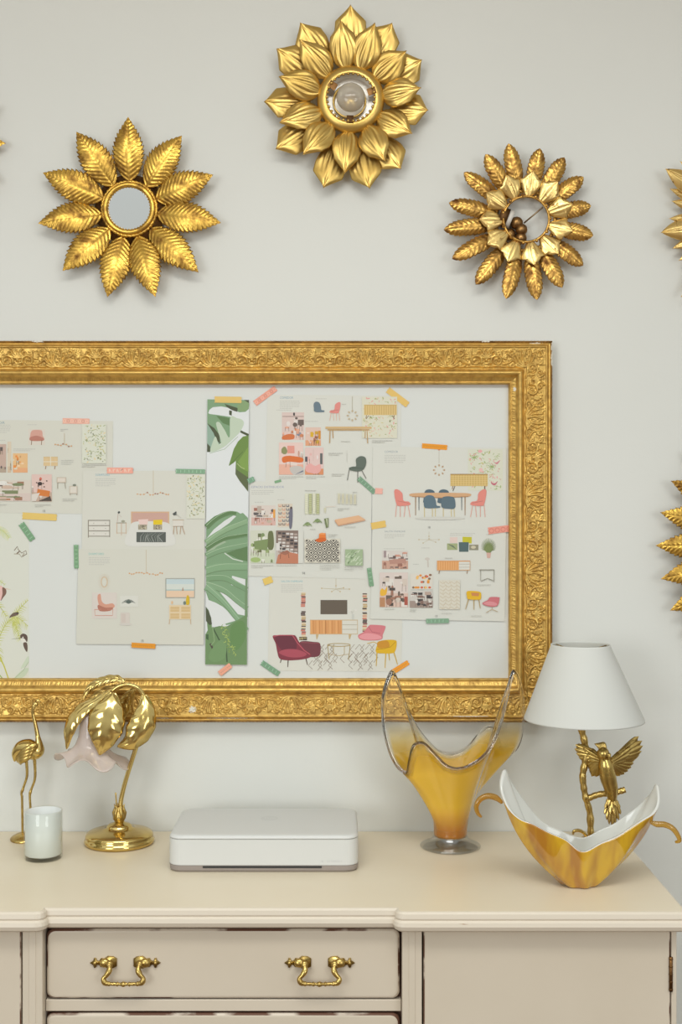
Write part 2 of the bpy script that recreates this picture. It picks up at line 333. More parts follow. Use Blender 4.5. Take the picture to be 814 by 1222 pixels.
for c0 in (0.0, ):
    # tall acanthus fan
    for a, l in ((0, 36), (18, 37), (-18, 37), (38, 34), (-38, 34), (60, 30), (-60, 30), (80, 24), (-80, 24)):
        x1, y1 = c0+l*sin(radians(a)), 44-l*cos(radians(a)); st.append((line_(c0, 44, x1, y1, 0.12*(1 if a > 0 else -1)), 1.6, 2.7, 4.2))
        st.append(([(x1, y1)], 3.0, 3.0, 4.6))
    # big scrolls either side of mid
    m_ = c0+89
    for sg in (-1, 1):
        st.append((spiral(m_+sg*24, 31, 14, 1.5, pi*0.9, sg), 3.0, 1.6, 5.0))
        st.append((spiral(m_+sg*15, 13, 9, 1.35, -pi*0.4, -sg), 2.4, 1.4, 4.2))
        st.append((line_(m_+sg*38, 38, m_+sg*62, 12, 0.25*sg), 2.6, 1.5, 4.4))
        st.append((spiral(m_+sg*58, 13, 7.5, 1.2, pi*0.5, sg), 2.2, 1.4, 4))
        st.append((line_(m_+sg*4, 44, m_+sg*44, 44, -0.05*sg), 2.0, 1.4, 3.8))
        st.append((line_(m_+sg*48, 42, m_+sg*74, 34, 0.2*sg), 2.4, 1.5, 3.8))
        for q in range(5):
            a = -0.5+q*0.5; st.append((line_(m_+sg*36, 24, m_+sg*(36+11*cos(a)), 20-11*sin(a), 0.1), 1.3, 2.2, 3.6))
    for q in range(7):
        a = pi*(q/6); st.append((line_(m_, 26, m_+12*cos(a), 22-11*sin(a), 0), 1.4, 2.6, 4.4))
    st.append(([(m_, 29)], 4, 4, 5.0))
for q in range(300):
    x, y = rs.uniform(0, TL), rs.uniform(3, TH-3); r = rs.uniform(0.9, 1.9); a = rs.uniform(0, 2*pi)
    st.append((line_(x, y, x+3.2*cos(a), y+3.2*sin(a), 0.3, 6), r, r*0.7, rs.uniform(1.4, 3.0)))
TILE = stamp_tile(TL, TH, TR, st)
TILE = TILE/1000.0
def samp(u, v):
    nx, ny = TILE.shape[1], TILE.shape[0]; fx = (u/TR) % nx; fy = np.clip(v/TR, 0, ny-1.001)
    i = fx.astype(int); j = fy.astype(int); tx = fx-i; ty = fy-j; i2 = (i+1) % nx; i = i % nx
    return (TILE[j, i]*(1-tx)+TILE[j, i2]*tx)*(1-ty)+(TILE[j+1, i]*(1-tx)+TILE[j+1, i2]*tx)*ty
FW = 0.0985
PS = [0, 0.3, 1, 2.5, 4, 5, 6, 8, 10, 12.5, 14, 15.5, 17, 30, 50, 63, 64.5, 66, 68, 71, 75, 79, 82, 83.5, 84.5, 88, 92, 93, 94, 95.5, 97, 98.2, 98.5]
PD = [0, 28, 32, 34.5, 34, 31, 30.5, 29.5, 31, 36, 38, 37.5, 34.5, 33, 30, 28.5, 28, 30, 35, 39, 40.5, 38, 32, 29.5, 29, 26, 24, 23.5, 25, 26.5, 25, 22, 0]
def rail(name, p0, p1, inward, mres, parent):
    """p0,p1: outer corners (x,z); inward: unit (x,z)"""
    L = hypot(p1[0]-p0[0], p1[1]-p0[1]); tx, tz = (p1[0]-p0[0])/L, (p1[1]-p0[1])/L
    sv = np.array([0, 0, 0.5]+list(np.arange(1, 98.2, 1.05))+[98.3, 98.5, 98.5])/1000.0
    base = np.interp(sv*1000, PS, PD)/1000.0; base[0] = 0; base[1] = 0.010; base[-1] = 0; base[-2] = 0.014
    na = int(L/mres)+1; tt = np.linspace(0, 1, na)
    S, T = np.meshgrid(sv, tt); A = S+(L-2*S)*T
    H = np.broadcast_to(base, S.shape).copy()
    mm = A*1000; sm = S*1000
    band = (sm > 15.6) & (sm < 63.6)
    orn = samp(mm, sm-16.2)*0.95
    H += np.where(band, orn*np.clip((sm-15.6)/1.5, 0, 1)*np.clip((63.6-sm)/1.5, 0, 1), 0)
    rope = (sm > 0.4) & (sm < 5); H += np.where(rope, 0.0014*np.sin((mm*1.0+sm*2.2)*2*pi/8.0)*np.sin(np.clip(sm/5, 0, 1)*pi), 0)
    ib = (sm > 84.5) & (sm < 93); H += np.where(ib, 0.0013*np.abs(np.sin((mm+4*np.sin(mm/9))*pi/7.0))*np.sin((sm-84.5)/8.5*pi)+0.0007*np.sin(mm*1.7)*np.sin(sm*2.3), 0)
    ix, iz = inward
    X = p0[0]+tx*A+ix*S; Z = p0[1]+tz*A+iz*S; Y = FRY-H
    V = np.stack([X, Y, Z], -1).reshape(-1, 3)
    nv = len(sv); ii, jj = np.meshgrid(np.arange(na-1), np.arange(nv-1), indexing='ij'); a = (ii*nv+jj).ravel()
    Q = np.stack([a, a+1, a+nv+1, a+nv], 1)
    cr = (tx*iz-tz*ix)
    if cr > 0: Q = Q[:, ::-1]
    me = bpy.data.meshes.new(name); me.vertices.add(len(V)); me.vertices.foreach_set('co', V.astype(np.float32).ravel())
    me.loops.add(Q.size); me.loops.foreach_set('vertex_index', Q.astype(np.int32).ravel())
    me.polygons.add(len(Q)); me.polygons.foreach_set('loop_start', np.arange(0, Q.size, 4, dtype=np.int32)); me.polygons.foreach_set('loop_total', np.full(len(Q), 4, dtype=np.int32))
    smid = (sv[:-1]+sv[1:])/2*1000; mi = np.zeros((na-1, nv-1), np.int32); mi[:, smid < 5.2] = 1
    # chips of bare plaster: (centre along mm, centre across mm, half length, half height)
    Am = (mm[:-1, :-1]+mm[1:, 1:])/2; Sm = (sm[:-1, :-1]+sm[1:, 1:])/2
    nz = 1.0+0.35*np.sin(Am*0.9+Sm*0.7)+0.25*np.sin(Am*0.37-Sm*1.3)
    for (ca, cs, ra, rb) in CHIPS.get(name, []):
        mi[(((Am-ca)/ra)**2+((Sm-cs)/rb)**2) < nz] = 2
    for m in (M['gilt'], M['gilt_brown'], M['chip']): me.materials.append(m)
    me.polygons.foreach_set('material_index', mi.ravel()); me.polygons.foreach_set('use_smooth', np.ones(len(Q), bool))
    me.update(calc_edges=True); me.validate()
    o = bpy.data.objects.new(name, me); COL.objects.link(o); o.parent = parent
    if parent: o.matrix_parent_inverse = Matrix.Translation(-parent.location)
    return o
PY = D-0.030
fx1 = at(659.5, 0, PY).x; fz1 = at(0, 406.5, PY).z; fz0 = at(0, 862, PY).z; fx0 = -1.36
CHIPS = {'top_rail': [((at(46, 0, PY).x-fx0)*1000, 2.5, 12, 2.2), ((at(580, 0, PY).x-fx0)*1000, 2.2, 9, 2.0), ((at(640, 0, PY).x-fx0)*1000, 6, 14, 1.2)],
         'bottom_rail': [((at(230, 0, PY).x-fx0)*1000, 30, 8, 7), ((at(276, 0, PY).x-fx0)*1000, 10, 52, 1.1), ((at(196, 0, PY).x-fx0)*1000, 10, 20, 1.1), ((at(560, 0, PY).x-fx0)*1000, 15, 42, 0.9)],
         'side_rail': [(16, 1.5, 12, 2.5), (42, 2, 16, 2.2), (110, 86, 5, 3)]}
frame = empty('picture_frame', ((fx0+fx1)/2, D, (fz0+fz1)/2))
tag(frame, 'large ornate antique gilded picture frame with carved scrolls hanging on the white wall', 'picture frame')
rail('top_rail', (fx0, fz1), (fx1, fz1), (0, -1), 0.0013, frame)
rail('bottom_rail', (fx0, fz0), (fx1, fz0), (0, 1), 0.0013, frame)
CH2 = CHIPS['side_rail']
rail('side_rail', (fx1, fz1), (fx1, fz0), (-1, 0), 0.0013, frame)
CHIPS['side_rail'] = []
rail('side_rail', (fx0, fz0), (fx0, fz1), (1, 0), 0.004, frame)
ctr = frame.location
def rel(b, ox, oy, oz):
    b.V = [v-Vector((ox, oy, oz)) for v in b.V]; return b
BY = D-0.0100
b = MB().box(fx0+0.06, fx1-0.06, BY, D-0.001, fz0+0.06, fz1-0.06)
rel(b, *ctr); b.build('backing_board', mat('board_grey', rgb(206, 203, 195), 0.8), frame, smooth=False)
bx1, bz1 = at(606.5, 0, BY).x, at(0, 462.5, BY).z
b = MB().box(fx0+0.08, bx1, BY-0.0012, BY-0.0001, fz0+0.07, bz1)
rel(b, *ctr); b.build('white_liner', mat('liner_white', rgb(211, 213, 208), 0.7), frame, smooth=False)

# ================================================================ printed sheets
LAY = 1.3e-5
class Sheet:
    def __init__(s, name, label, cat, x0, y0, x1, y1, level, base=(209, 208, 198), corners=None, group=None, thick=0.00035):
        s.Y = BY-0.0016-0.0007*level; s.k = F/s.Y; s.cx, s.cy = (x0+x1)/2, (y0+y1)/2; s.n = 0
        s.name, s.label, s.cat, s.group = name, label, cat, group; s.V = []; s.F = []; s.C = []
        c = corners or [(x0, y0), (x1, y0), (x1, y1), (x0, y1)]; q = [s.m(*p) for p in c]; n = len(q)
        s.V = [(x, -thick, z) for x, z in q]+[(x, 0, z) for x, z in q]; col = rgb(*base)
        s.F = [tuple(range(n))]+[(i, (i+1) % n, (i+1) % n+n, i+n)[::-1] for i in range(n)]; s.C = [col]*(n+1); s.t = thick
    def m(s, px, py): return ((px-s.cx)/s.k, -(py-s.cy)/s.k)
    def poly(s, pts, col):
        col = tuple(c*0.82+h*0.18 for c, h in zip(col, (206, 205, 197)))  # veil of haze mixed into every printed colour
        s.n += 1; s.q = (getattr(s, 'q', 0)+1) % 8; y = -s.t-LAY*(s.n+s.q*0.115); q = [s.m(*p) for p in pts]; A = sum(q[i-1][0]*q[i][1]-q[i][0]*q[i-1][1] for i in range(len(q)))
        if A > 0: q = q[::-1]
        b = len(s.V); s.V += [(x, y, z) for x, z in q]; s.F.append(tuple(range(b, b+len(q)))); s.C.append(rgb(*col)); return s
    def curve(s, pts, col, n=6):
        return s.poly([(p.x, p.y) for p in catmull([(x, y, 0) for x, y in pts], n, True)], col)
    def rect(s, x0, y0, x1, y1, col): return s.poly([(x0, y0), (x1, y0), (x1, y1), (x0, y1)], col)
    def ell(s, cx, cy, rx, ry, col, n=16, rot=0):
        return s.poly([(cx+rx*cos(a)*cos(rot)-ry*sin(a)*sin(rot), cy+rx*cos(a)*sin(rot)+ry*sin(a)*cos(rot)) for a in [2*pi*i/n for i in range(n)]], col)
    def line(s, pts, w, col, w1=None):
        n = len(pts); L, R = [], []
        for i, (x, y) in enumerate(pts):
            a, b_ = pts[max(i-1, 0)], pts[min(i+1, n-1)]; d = hypot(b_[0]-a[0], b_[1]-a[1]) or 1; nx, ny = -(b_[1]-a[1])/d, (b_[0]-a[0])/d
            ww = w/2 if w1 is None else (w+(w1-w)*i/(n-1))/2
            L.append((x+nx*ww, y+ny*ww)); R.append((x-nx*ww, y-ny*ww))
        for i in range(n-1): s.poly([L[i], L[i+1], R[i+1], R[i]], col); s.n -= 1
        s.n += 1; return s
    def ring(s, cx, cy, rx, ry, w, col, n=20): return s.line([(cx+rx*cos(2*pi*i/n), cy+ry*sin(2*pi*i/n)) for i in range(n+1)], w, col)
    def lines(s, x0, y0, x1, rows, gap=2.0, col=(180, 180, 172), seed=1):
        r = random.Random(seed)
        for i in range(rows):
            x = x0; e = x1 if i < rows-1 else x0+(x1-x0)*r.uniform(0.4, 0.9)
            while x < e-0.6:
                l = min(r.uniform(1.2, 3.6), e-x); s.rect(x, y0+i*gap, x+l, y0+i*gap+0.75, col); s.n -= 1; x += l+0.5
        s.n += 1; return s
    def text(s, txt, x, y, wpx, hpx, col):
        cu = bpy.data.curves.new('t', 'FONT'); cu.body = txt; cu.size = 1; cu.resolution_u = 2; o = bpy.data.objects.new('t', cu); COL.objects.link(o)
        dg = bpy.context.evaluated_depsgraph_get(); me = bpy.data.meshes.new_from_object(o.evaluated_get(dg)); bpy.data.objects.remove(o)
        vs_ = [v.co.copy() for v in me.vertices]; mx = max(v.x for v in vs_); mnx = min(v.x for v in vs_); mh = max(v.y for v in vs_); s.n += 1; yy = -s.t-LAY*s.n; b = len(s.V)
        for v in vs_:
            q = s.m(x+(v.x-mnx)/(mx-mnx)*wpx, y-v.y/mh*hpx); s.V.append((q[0], yy, q[1]))
        for p in me.polygons: s.F.append(tuple(b+i for i in p.vertices)); s.C.append(rgb(*col))
        bpy.data.meshes.remove(me); return s
    def build(s, bend=0):
        o = new_obj(s.name, s.V, s.F, M['print'], None, smooth=False, cols=s.C)
        o.location = at(s.cx, s.cy, s.Y); tag(o, s.label, s.cat, s.group); return o
    # ------------ pictures
    def floral(s, x0, y0, x1, y1, seed, bg=(207, 209, 190), dens=1.0, cols=((216, 150, 140), (150, 165, 110), (196, 170, 110), (120, 130, 95))):
        s.rect(x0, y0, x1, y1, bg); r = random.Random(seed); n = int((x1-x0)*(y1-y0)/16*dens)
        for i in range(n):
            x, y = r.uniform(x0+1.5, x1-1.5), r.uniform(y0+1.5, y1-1.5); c = cols[r.randrange(len(cols))]; a = r.uniform(0, pi)
            s.ell(x, y, min(r.uniform(0.6, 2.0), x-x0, x1-x, y-y0, y1-y), r.uniform(0.35, 0.8), c, 7, a); s.n -= 1
        s.n += 1
        for i in range(int(n/6)):
            x, y = r.uniform(x0+3, x1-5), r.uniform(y0+3, y1-4); a = r.uniform(-0.8, 0.8)
            s.line([(x-2, y+1*a), (x, y-1), (x+2.5, y+a)], 0.5, cols[1]); s.n -= 1
        s.n += 1; return s
    def photo(s, x0, y0, x1, y1, wall, floor, seed, blobs, fl=0.7, n=14):
        s.rect(x0, y0, x1, y1, wall); fy_ = y0+(y1-y0)*fl; s.rect(x0, fy_, x1, y1, floor); r = random.Random(seed); w_, h_ = x1-x0, y1-y0
        for i in range(n):
            c = blobs[r.randrange(len(blobs))]; bw, bh = r.uniform(0.06, 0.28)*w_, r.uniform(0.05, 0.2)*h_
            cx, cy = r.uniform(x0+bw/2, x1-bw/2), r.uniform(y0+h_*0.12, y1-bh/2-0.3)
            if r.random() < 0.5: s.rect(cx-bw/2, max(y0, cy-bh/2), cx+bw/2, min(y1, cy+bh/2), c)
            else: s.ell(cx, cy, bw/2, min(bh/2, y1-cy, cy-y0), c, 10)
            s.n -= 1
            if r.random() < 0.5: s.line([(cx-bw/3, cy), (cx-bw/3-0.3, min(y1, cy+bh+2))], 0.4, (90, 70, 55)); s.line([(cx+bw/3, cy), (cx+bw/3+0.3, min(y1, cy+bh+2))], 0.4, (90, 70, 55))
        s.n += 2; return s
GR = (185, 184, 176)
def chandelier(s, x, y0, y, half, col=(196, 160, 120), seed=0):
    s.line([(x, y0), (x, y)], 0.6, (190, 172, 140)); r = random.Random(seed); xx = x-half; pts = []
    while xx < x+half: pts.append((xx, y+r.uniform(-1.3, 1.8))); xx += r.uniform(2.4, 4.2)
    s.line(pts, 0.5, col)
    for p in pts: s.ell(p[0], p[1], 0.95, 0.95, (205, 150, 100) if r.random() < 0.7 else (150, 100, 80), 8)
def shell_chair(s, x, y, w_, h_, col, leg, flip=1):
    """dining chair, seat centre x, foot y"""
    L = lambda a, c_: (x+flip*a*w_, y-c_*h_)
    for a, c_ in ((-0.35, -0.42), (0.2, 0.12), (0.36, 0.5), (-0.12, -0.12)): s.line([L(a, 0.45), L(c_, 0.0)], 0.7, leg)
    s.curve([L(-0.5, 0.93), L(-0.3, 1.0), L(0.0, 0.86), L(0.08, 0.6), L(0.42, 0.55), L(0.48, 0.44), L(-0.1, 0.40), L(-0.36, 0.47)], col)
    s.line([L(-0.28, 0.58), L(0.0, 0.55), L(0.4, 0.5)], 0.6, tuple(int(c*0.8) for c in col))
def sideboard_pic(s, x0, y0, x1, y1, col, col2, white=0.0):
    s.rect(x0, y0, x1, y1, col); n = 14
    for i in range(n): 
        x = x0+(x1-x0)*(i+0.5)/n; s.line([(x, y0+0.6), (x, y1-0.6)], (x1-x0)/n*0.35, col2)
    s.line([(x0, y0), (x1, y0)], 0.9, col2)
    if white:
        xw = x1-(x1-x0)*white; s.rect(xw, y0+0.7, x1-0.5, y1-0.6, (214, 212, 202))
        for k in (1, 2): s.line([(xw, y0+(y1-y0)*k/3), (x1-0.5, y0+(y1-y0)*k/3)], 0.4, (150, 140, 120))
    for x in (x0+3, x1-3): s.line([(x, y1), (x-0.8, y1+4)], 0.8, (140, 100, 60))

# --- page A, upper left
s = Sheet('magazine_page', 'mood board page with pink armchair photo and floral swatch at far left', 'page', -120, 501, 135, 613, 0, (208, 207, 195), [(-120, 500), (135, 502.5), (134, 613.5), (-120, 611)])
s.lines(-30, 507, 13, 5, 2.2, GR, 3); s.text('COMEDOR', -24, 506, 30, 3, (140, 160, 165))
s.lines(33, 506.5, 54, 1, 2, GR, 4); s.lines(0, 525, 13, 1, 2, GR, 4)
s.rect(34, 512, 54, 531, (212, 203, 190)); s.curve([(38, 514), (44, 513), (50, 514), (51, 520), (52, 524), (37, 525), (36, 520)], (206, 148, 132)); s.curve([(36, 522), (44, 520), (52, 523), (51, 526), (37, 526)], (176, 108, 92))
for x in (38, 50): s.line([(x, 525), (x-0.6, 531)], 0.8, (120, 85, 60))
s.photo(-10, 530, 7.5, 564, (190, 160, 145), (170, 150, 130), 5, [(120, 100, 95), (215, 200, 190), (80, 70, 70)], 0.8, 9); s.photo(9, 527, 13.5, 564, (212, 196, 170), (205, 180, 150), 5, [(190, 170, 140)], 0.8, 3)
s.lines(16, 535.5, 43, 2, 2, GR, 6)
s.photo(15.5, 541, 33, 564, (226, 178, 120), (226, 160, 110), 8, [(236, 200, 160), (228, 130, 50), (190, 140, 90), (214, 204, 180)], 0.75, 10)
sideboard_pic(s, 52, 545.5, 69, 556, (222, 190, 140), (206, 176, 125)); s.line([(52, 551), (69, 551)], 0.8, (226, 220, 200)); s.line([(60.5, 545), (60.5, 556)], 0.9, (226, 220, 200))
chandelier(s, 77, 517, 531, 11, seed=3); s.lines(72, 512, 82, 2, 2, GR, 2); s.lines(73, 549, 88, 3, 2.2, GR, 6)
s.photo(-40, 573, 37, 598, (212, 200, 186), (210, 190, 180), 9, [(150, 105, 80), (226, 222, 214), (70, 55, 50), (200, 170, 150), (110, 120, 80), (170, 110, 70)], 0.62, 26)
s.photo(38, 566, 62, 598.5, (220, 186, 176), (190, 160, 140), 10, [(200, 90, 70), (40, 30, 30), (226, 215, 205)], 0.66, 6)
for x, y in ((44, 576), (48, 573), (52, 577), (56, 574), (46, 580), (53, 581)): s.ell(x, y, 1.0, 0.8, (70, 50, 45), 8)
s.poly([(45, 583.5), (60, 586), (59, 593), (44, 591)], (206, 108, 40)); s.poly([(38, 590), (48, 588), (43, 598), (38, 598)], (216, 206, 196)); s.poly([(46, 598), (60, 592), (62, 598)], (60, 50, 45))
s.rect(68, 569.5, 79, 576, (196, 180, 160)); s.rect(69, 570.5, 78, 575, (218, 206, 192)); s.line([(69, 576), (69, 583)], 0.7, (150, 140, 120)); s.line([(77.5, 576), (78.5, 583)], 0.7, (150, 140, 120))
s.rect(83, 580, 92.5, 589, (200, 186, 168)); s.rect(84, 581, 91.5, 588, (217, 209, 196)); s.ell(89, 579, 2, 1.4, (110, 115, 100)); s.line([(84, 589), (84, 591)], 0.6, (150, 130, 110)); s.line([(92, 589), (92, 591)], 0.6, (150, 130, 110))
s.lines(75, 595, 92, 2, 2, GR, 12); s.lines(42, 602, 61, 2, 2, GR, 13); s.text('13', 51.3, 611, 2.6, 2.6, (120, 120, 115)); s.lines(-10, 602, 8, 2, 2, GR, 13)
s.floral(98, 506, 127, 553, 21, (212, 214, 197), 1.2, ((190, 185, 130), (150, 160, 110), (222, 200, 150), (110, 115, 90))); s.lines(98, 554.5, 127, 2, 2, GR, 4)
s.build()
# --- B1
s = Sheet('magazine_page', 'bedroom mood board page with pink headboard bed and yellow cushion printed on it', 'page', 98, 561, 245, 657, 2, (209, 208, 197), [(99, 562), (245.5, 561.5), (244, 657), (97.5, 657)])
s.text('DORMITORIO', 114, 568, 17, 2.6, (120, 165, 180)); s.lines(114, 571, 138, 5, 2.1, GR, 2)
chandelier(s, 183, 561.5, 589, 19, seed=5)
s.line([(105, 621), (131.5, 621)], 1, (110, 100, 90))
for k in range(4): s.line([(105.5, 621+k*6.3), (131, 621+k*6.3)], 0.8, (128, 118, 105))
for k in range(3):
    s.rect(106.5, 622+k*6.3, 130.5, 626.5+k*6.3, (216, 212, 202)); s.ell(112, 624.3+k*6.3, 0.5, 0.5, (120, 110, 95), 6); s.ell(126, 624.3+k*6.3, 0.5, 0.5, (120, 110, 95), 6)
s.line([(105.5, 621), (105.5, 641.5)], 0.8, (120, 110, 95)); s.line([(131, 621), (131, 641)], 0.8, (120, 110, 95))
s.line([(139, 624), (151, 624)], 1, (150, 140, 120)); 
for x in (139.5, 145, 150.5): s.line([(x, 624), (x, 637+(x == 145)*2)], 0.6, (200, 160, 125))
s.line([(139.5, 636), (150.5, 636)], 0.5, (200, 160, 125)); s.line([(140, 623), (141, 613), (145, 617)], 0.5, (190, 160, 150)); s.ell(142, 611.5, 1.3, 1.6, (60, 65, 62), 8, 0.6); s.ell(147, 622, 2.4, 1.4, (150, 150, 130), 8)
s.rect(156.5, 610.5, 202, 629, (206, 164, 128)); s.rect(158, 612, 200.5, 629, (196, 152, 138))
s.curve([(155, 630), (160, 623), (180, 622), (200, 624), (206, 634), (208, 650), (179, 652), (150, 650)], (214, 213, 206))
s.poly([(165, 620), (177, 619.5), (176, 627), (167, 627)], (228, 196, 188)); s.poly([(183, 620.5), (194, 620), (193.5, 627), (183, 626)], (226, 190, 20))
r_ = random.Random(2)
for x0 in (165, 183):
    s.rect(x0, 626, x0+10.5, 632, (150, 140, 118))
    for q in range(14): s.ell(x0+r_.uniform(1, 9.5), 626+r_.uniform(1, 5), 0.9, 0.5, (80, 70, 55) if q % 2 else (205, 195, 165), 6, q)
s.rect(163, 635, 198, 647, (66, 72, 68))
for q in range(11): s.line([(168+q*2.6, 646.5), (168+q*2.2+2*sin(q), 640), (172+q*2.4, 635.6)], 0.8, (120, 128, 122) if q % 2 else (160, 164, 158), 0.2)
s.line([(206, 620.5), (219.5, 620.5)], 1, (180, 160, 135)); s.rect(206.5, 621, 219, 628, (217, 211, 200)); s.line([(206.5, 628), (219, 628)], 0.5, (150, 130, 110))
for x, e in ((208, -1), (210.5, 1), (216, -1), (217.5, 3)): s.line([(x, 628), (x+e, 637.5)], 0.8, (176, 140, 110))
s.poly([(206, 613), (210.5, 610), (211, 614.5), (207.5, 615)], (60, 66, 64)); s.line([(210, 613), (216, 618)], 0.4, (190, 185, 175))
s.floral(222.5, 566, 245, 619, 31, (212, 213, 197), 1.2, ((200, 190, 140), (160, 168, 120), (226, 204, 150), (120, 125, 95)))
s.build()
# --- B2
s = Sheet('magazine_page', 'mood board page with pink lounge chair, beach picture and cane sideboard printed on it', 'page', 91, 655, 244, 769, 3, (207, 206, 194), [(93.5, 655), (244.5, 655), (243, 769.5), (91, 768.5)])
s.text('DORMITORIO', 106, 662.3, 18, 2.6, (120, 180, 175)); s.lines(106, 665, 131, 5, 2.1, GR, 6)
chandelier(s, 174.5, 656, 684.5, 20, seed=7)
s.ring(124.5, 694.5, 3.6, 6, 1.2, (205, 178, 145)); 
for q in range(24): a = q/24*2*pi; s.line([(124.5+4.4*cos(a), 694.5+6.8*sin(a)), (124.5+7.5*cos(a), 694.5+9.8*sin(a))], 0.3, (214, 196, 172))
s.rect(110, 707, 139.5, 738, (211, 201, 192)); s.curve([(116.5, 711), (120, 709), (121.5, 717), (126, 721), (134, 720), (137, 723), (134, 726), (121, 727), (117.5, 720)], (206, 142, 118)); s.curve([(117, 722), (126, 725), (135, 725), (131, 729), (119, 729)], (168, 100, 80))
s.line([(113, 727), (113.5, 734.5), (134.5, 734.5), (134.8, 727)], 0.7, (190, 120, 100)); s.line([(113, 727.5), (121, 727)], 0.7, (190, 120, 100)); s.line([(128, 727), (134.8, 727)], 0.7, (190, 120, 100))
s.rect(143.5, 711, 165, 724, (213, 212, 202))
for q in range(9): a = -pi*0.95+q*pi/9; s.line([(153.5, 720), (153.5+4*cos(a), 720+4*sin(a)-1), (153.5+8.5*cos(a), 719+4*sin(a)+1.5)], 1.4, (70, 82, 76), 0.3)
s.rect(144, 731, 155, 744, (206, 196, 186)); s.rect(145, 732.5, 150, 743, (200, 186, 176)); s.ell(150, 745, 8, 1.4, (203, 197, 188), 12)
s.rect(197.5, 690, 232.5, 713.5, (150, 150, 140)); s.rect(198.6, 691, 231.8, 698, (186, 204, 208)); s.rect(198.6, 697, 231.8, 704.5, (206, 212, 204)); s.rect(198.6, 704, 231.8, 712.6, (226, 192, 160)); s.rect(198.6, 703.4, 231.8, 704.8, (160, 186, 184)); s.poly([(217, 705), (218.3, 700), (219.5, 705)], (160, 130, 110))
s.curve([(222, 721), (222.5, 713), (224, 710), (226, 713), (226, 721)], (206, 166, 20)); s.ell(220.5, 719.5, 1.8, 2.2, (96, 112, 104), 10); s.ell(205.5, 719, 1.2, 2, (226, 180, 130), 8)
s.rect(202, 722, 228, 739, (220, 196, 156)); 
for x0 in (203.5, 216.5):
    for y0 in (724, 732): s.rect(x0, y0, x0+10.5, y0+6, (206, 172, 118)); s.line([(x0, y0+3), (x0+10.5, y0+3)], 0.5, (222, 194, 148))
for x in (202.5, 227.5): s.line([(x, 739), (x+(x-215)*0.03, 745)], 0.8, (196, 160, 120))
s.text('15', 168.8, 766, 2.6, 2.6, (120, 120, 115)); s.build()
# --- monstera strip
s = Sheet('leaf_print', 'tall narrow print of green monstera and palm leaves on white paper', 'print', 245, 476, 298, 793, 4, (217, 220, 219), [(247.3, 476), (297.5, 477), (295, 793.5), (245, 793)])
G1, G2, G3, G4, G5, G6 = (112, 148, 108), (78, 112, 66), (186, 202, 178), (58, 66, 44), (92, 124, 52), (132, 162, 112)
s.poly([(247.5, 476.5), (297.2, 477.3), (297, 488), (293, 491.5), (286, 492), (277, 489), (272, 486.5), (264, 485), (254, 486), (250, 489), (247.4, 496)], G1)
s.poly([(268, 482), (284, 487), (283, 491.5), (277, 489.5), (271, 486)], G4); s.curve([(285, 481), (296, 478.5), (296.8, 487), (291, 491), (284, 489)], (120, 150, 100)); s.poly([(291, 477.2), (297.2, 477.3), (297.1, 481)], G4)
s.poly([(247.4, 492), (250, 494), (258, 495), (275, 497.5), (275, 520), (272, 524), (262, 530), (253, 534), (247.2, 539.5)], G1)
s.poly([(247.3, 506), (259, 515), (264, 527), (258, 532), (250, 537), (247.2, 533)], (134, 164, 146)); s.poly([(247.3, 505), (256, 511), (262, 519), (263, 530), (258, 525), (255, 517)], G4); s.poly([(258, 496), (274, 499), (274, 508), (266, 505)], G2)
s.curve([(275, 498), (283, 499), (289, 501), (291, 506), (286, 516), (277, 525), (268, 533), (258, 538), (251, 539), (252, 533), (257, 521), (261, 530), (264, 528), (260, 514), (258, 505), (262, 504), (268, 513), (274, 522)], G3)
s.poly([(247.2, 529), (251, 533), (251, 539.5), (247.2, 539.5)], G4); s.line([(250, 541), (268, 536), (284, 521)], 0.8, (170, 190, 165)); s.poly([(273.5, 489.5), (277, 490.5), (276.5, 496), (273.5, 495)], G4)
s.poly([(287.5, 513.5), (297, 518), (296.8, 521), (286.5, 516)], G4)
s.poly([(296.8, 519.5), (290, 521), (284, 527), (279, 536), (276, 546), (273, 556), (278, 553), (281.5, 550), (281, 566), (286, 574), (296.3, 587)], G5)
s.poly([(281.5, 553), (282, 560), (296.5, 570), (296.3, 587), (286, 574), (281, 566)], (74, 84, 50)); s.poly([(284, 551), (296.5, 533), (296.6, 563), (290, 560)], (112, 146, 60)); s.line([(290, 539), (280, 549), (274, 555.5)], 0.7, (70, 100, 40)); s.line([(283, 553), (288, 558), (292, 559.5)], 0.8, (170, 190, 120))
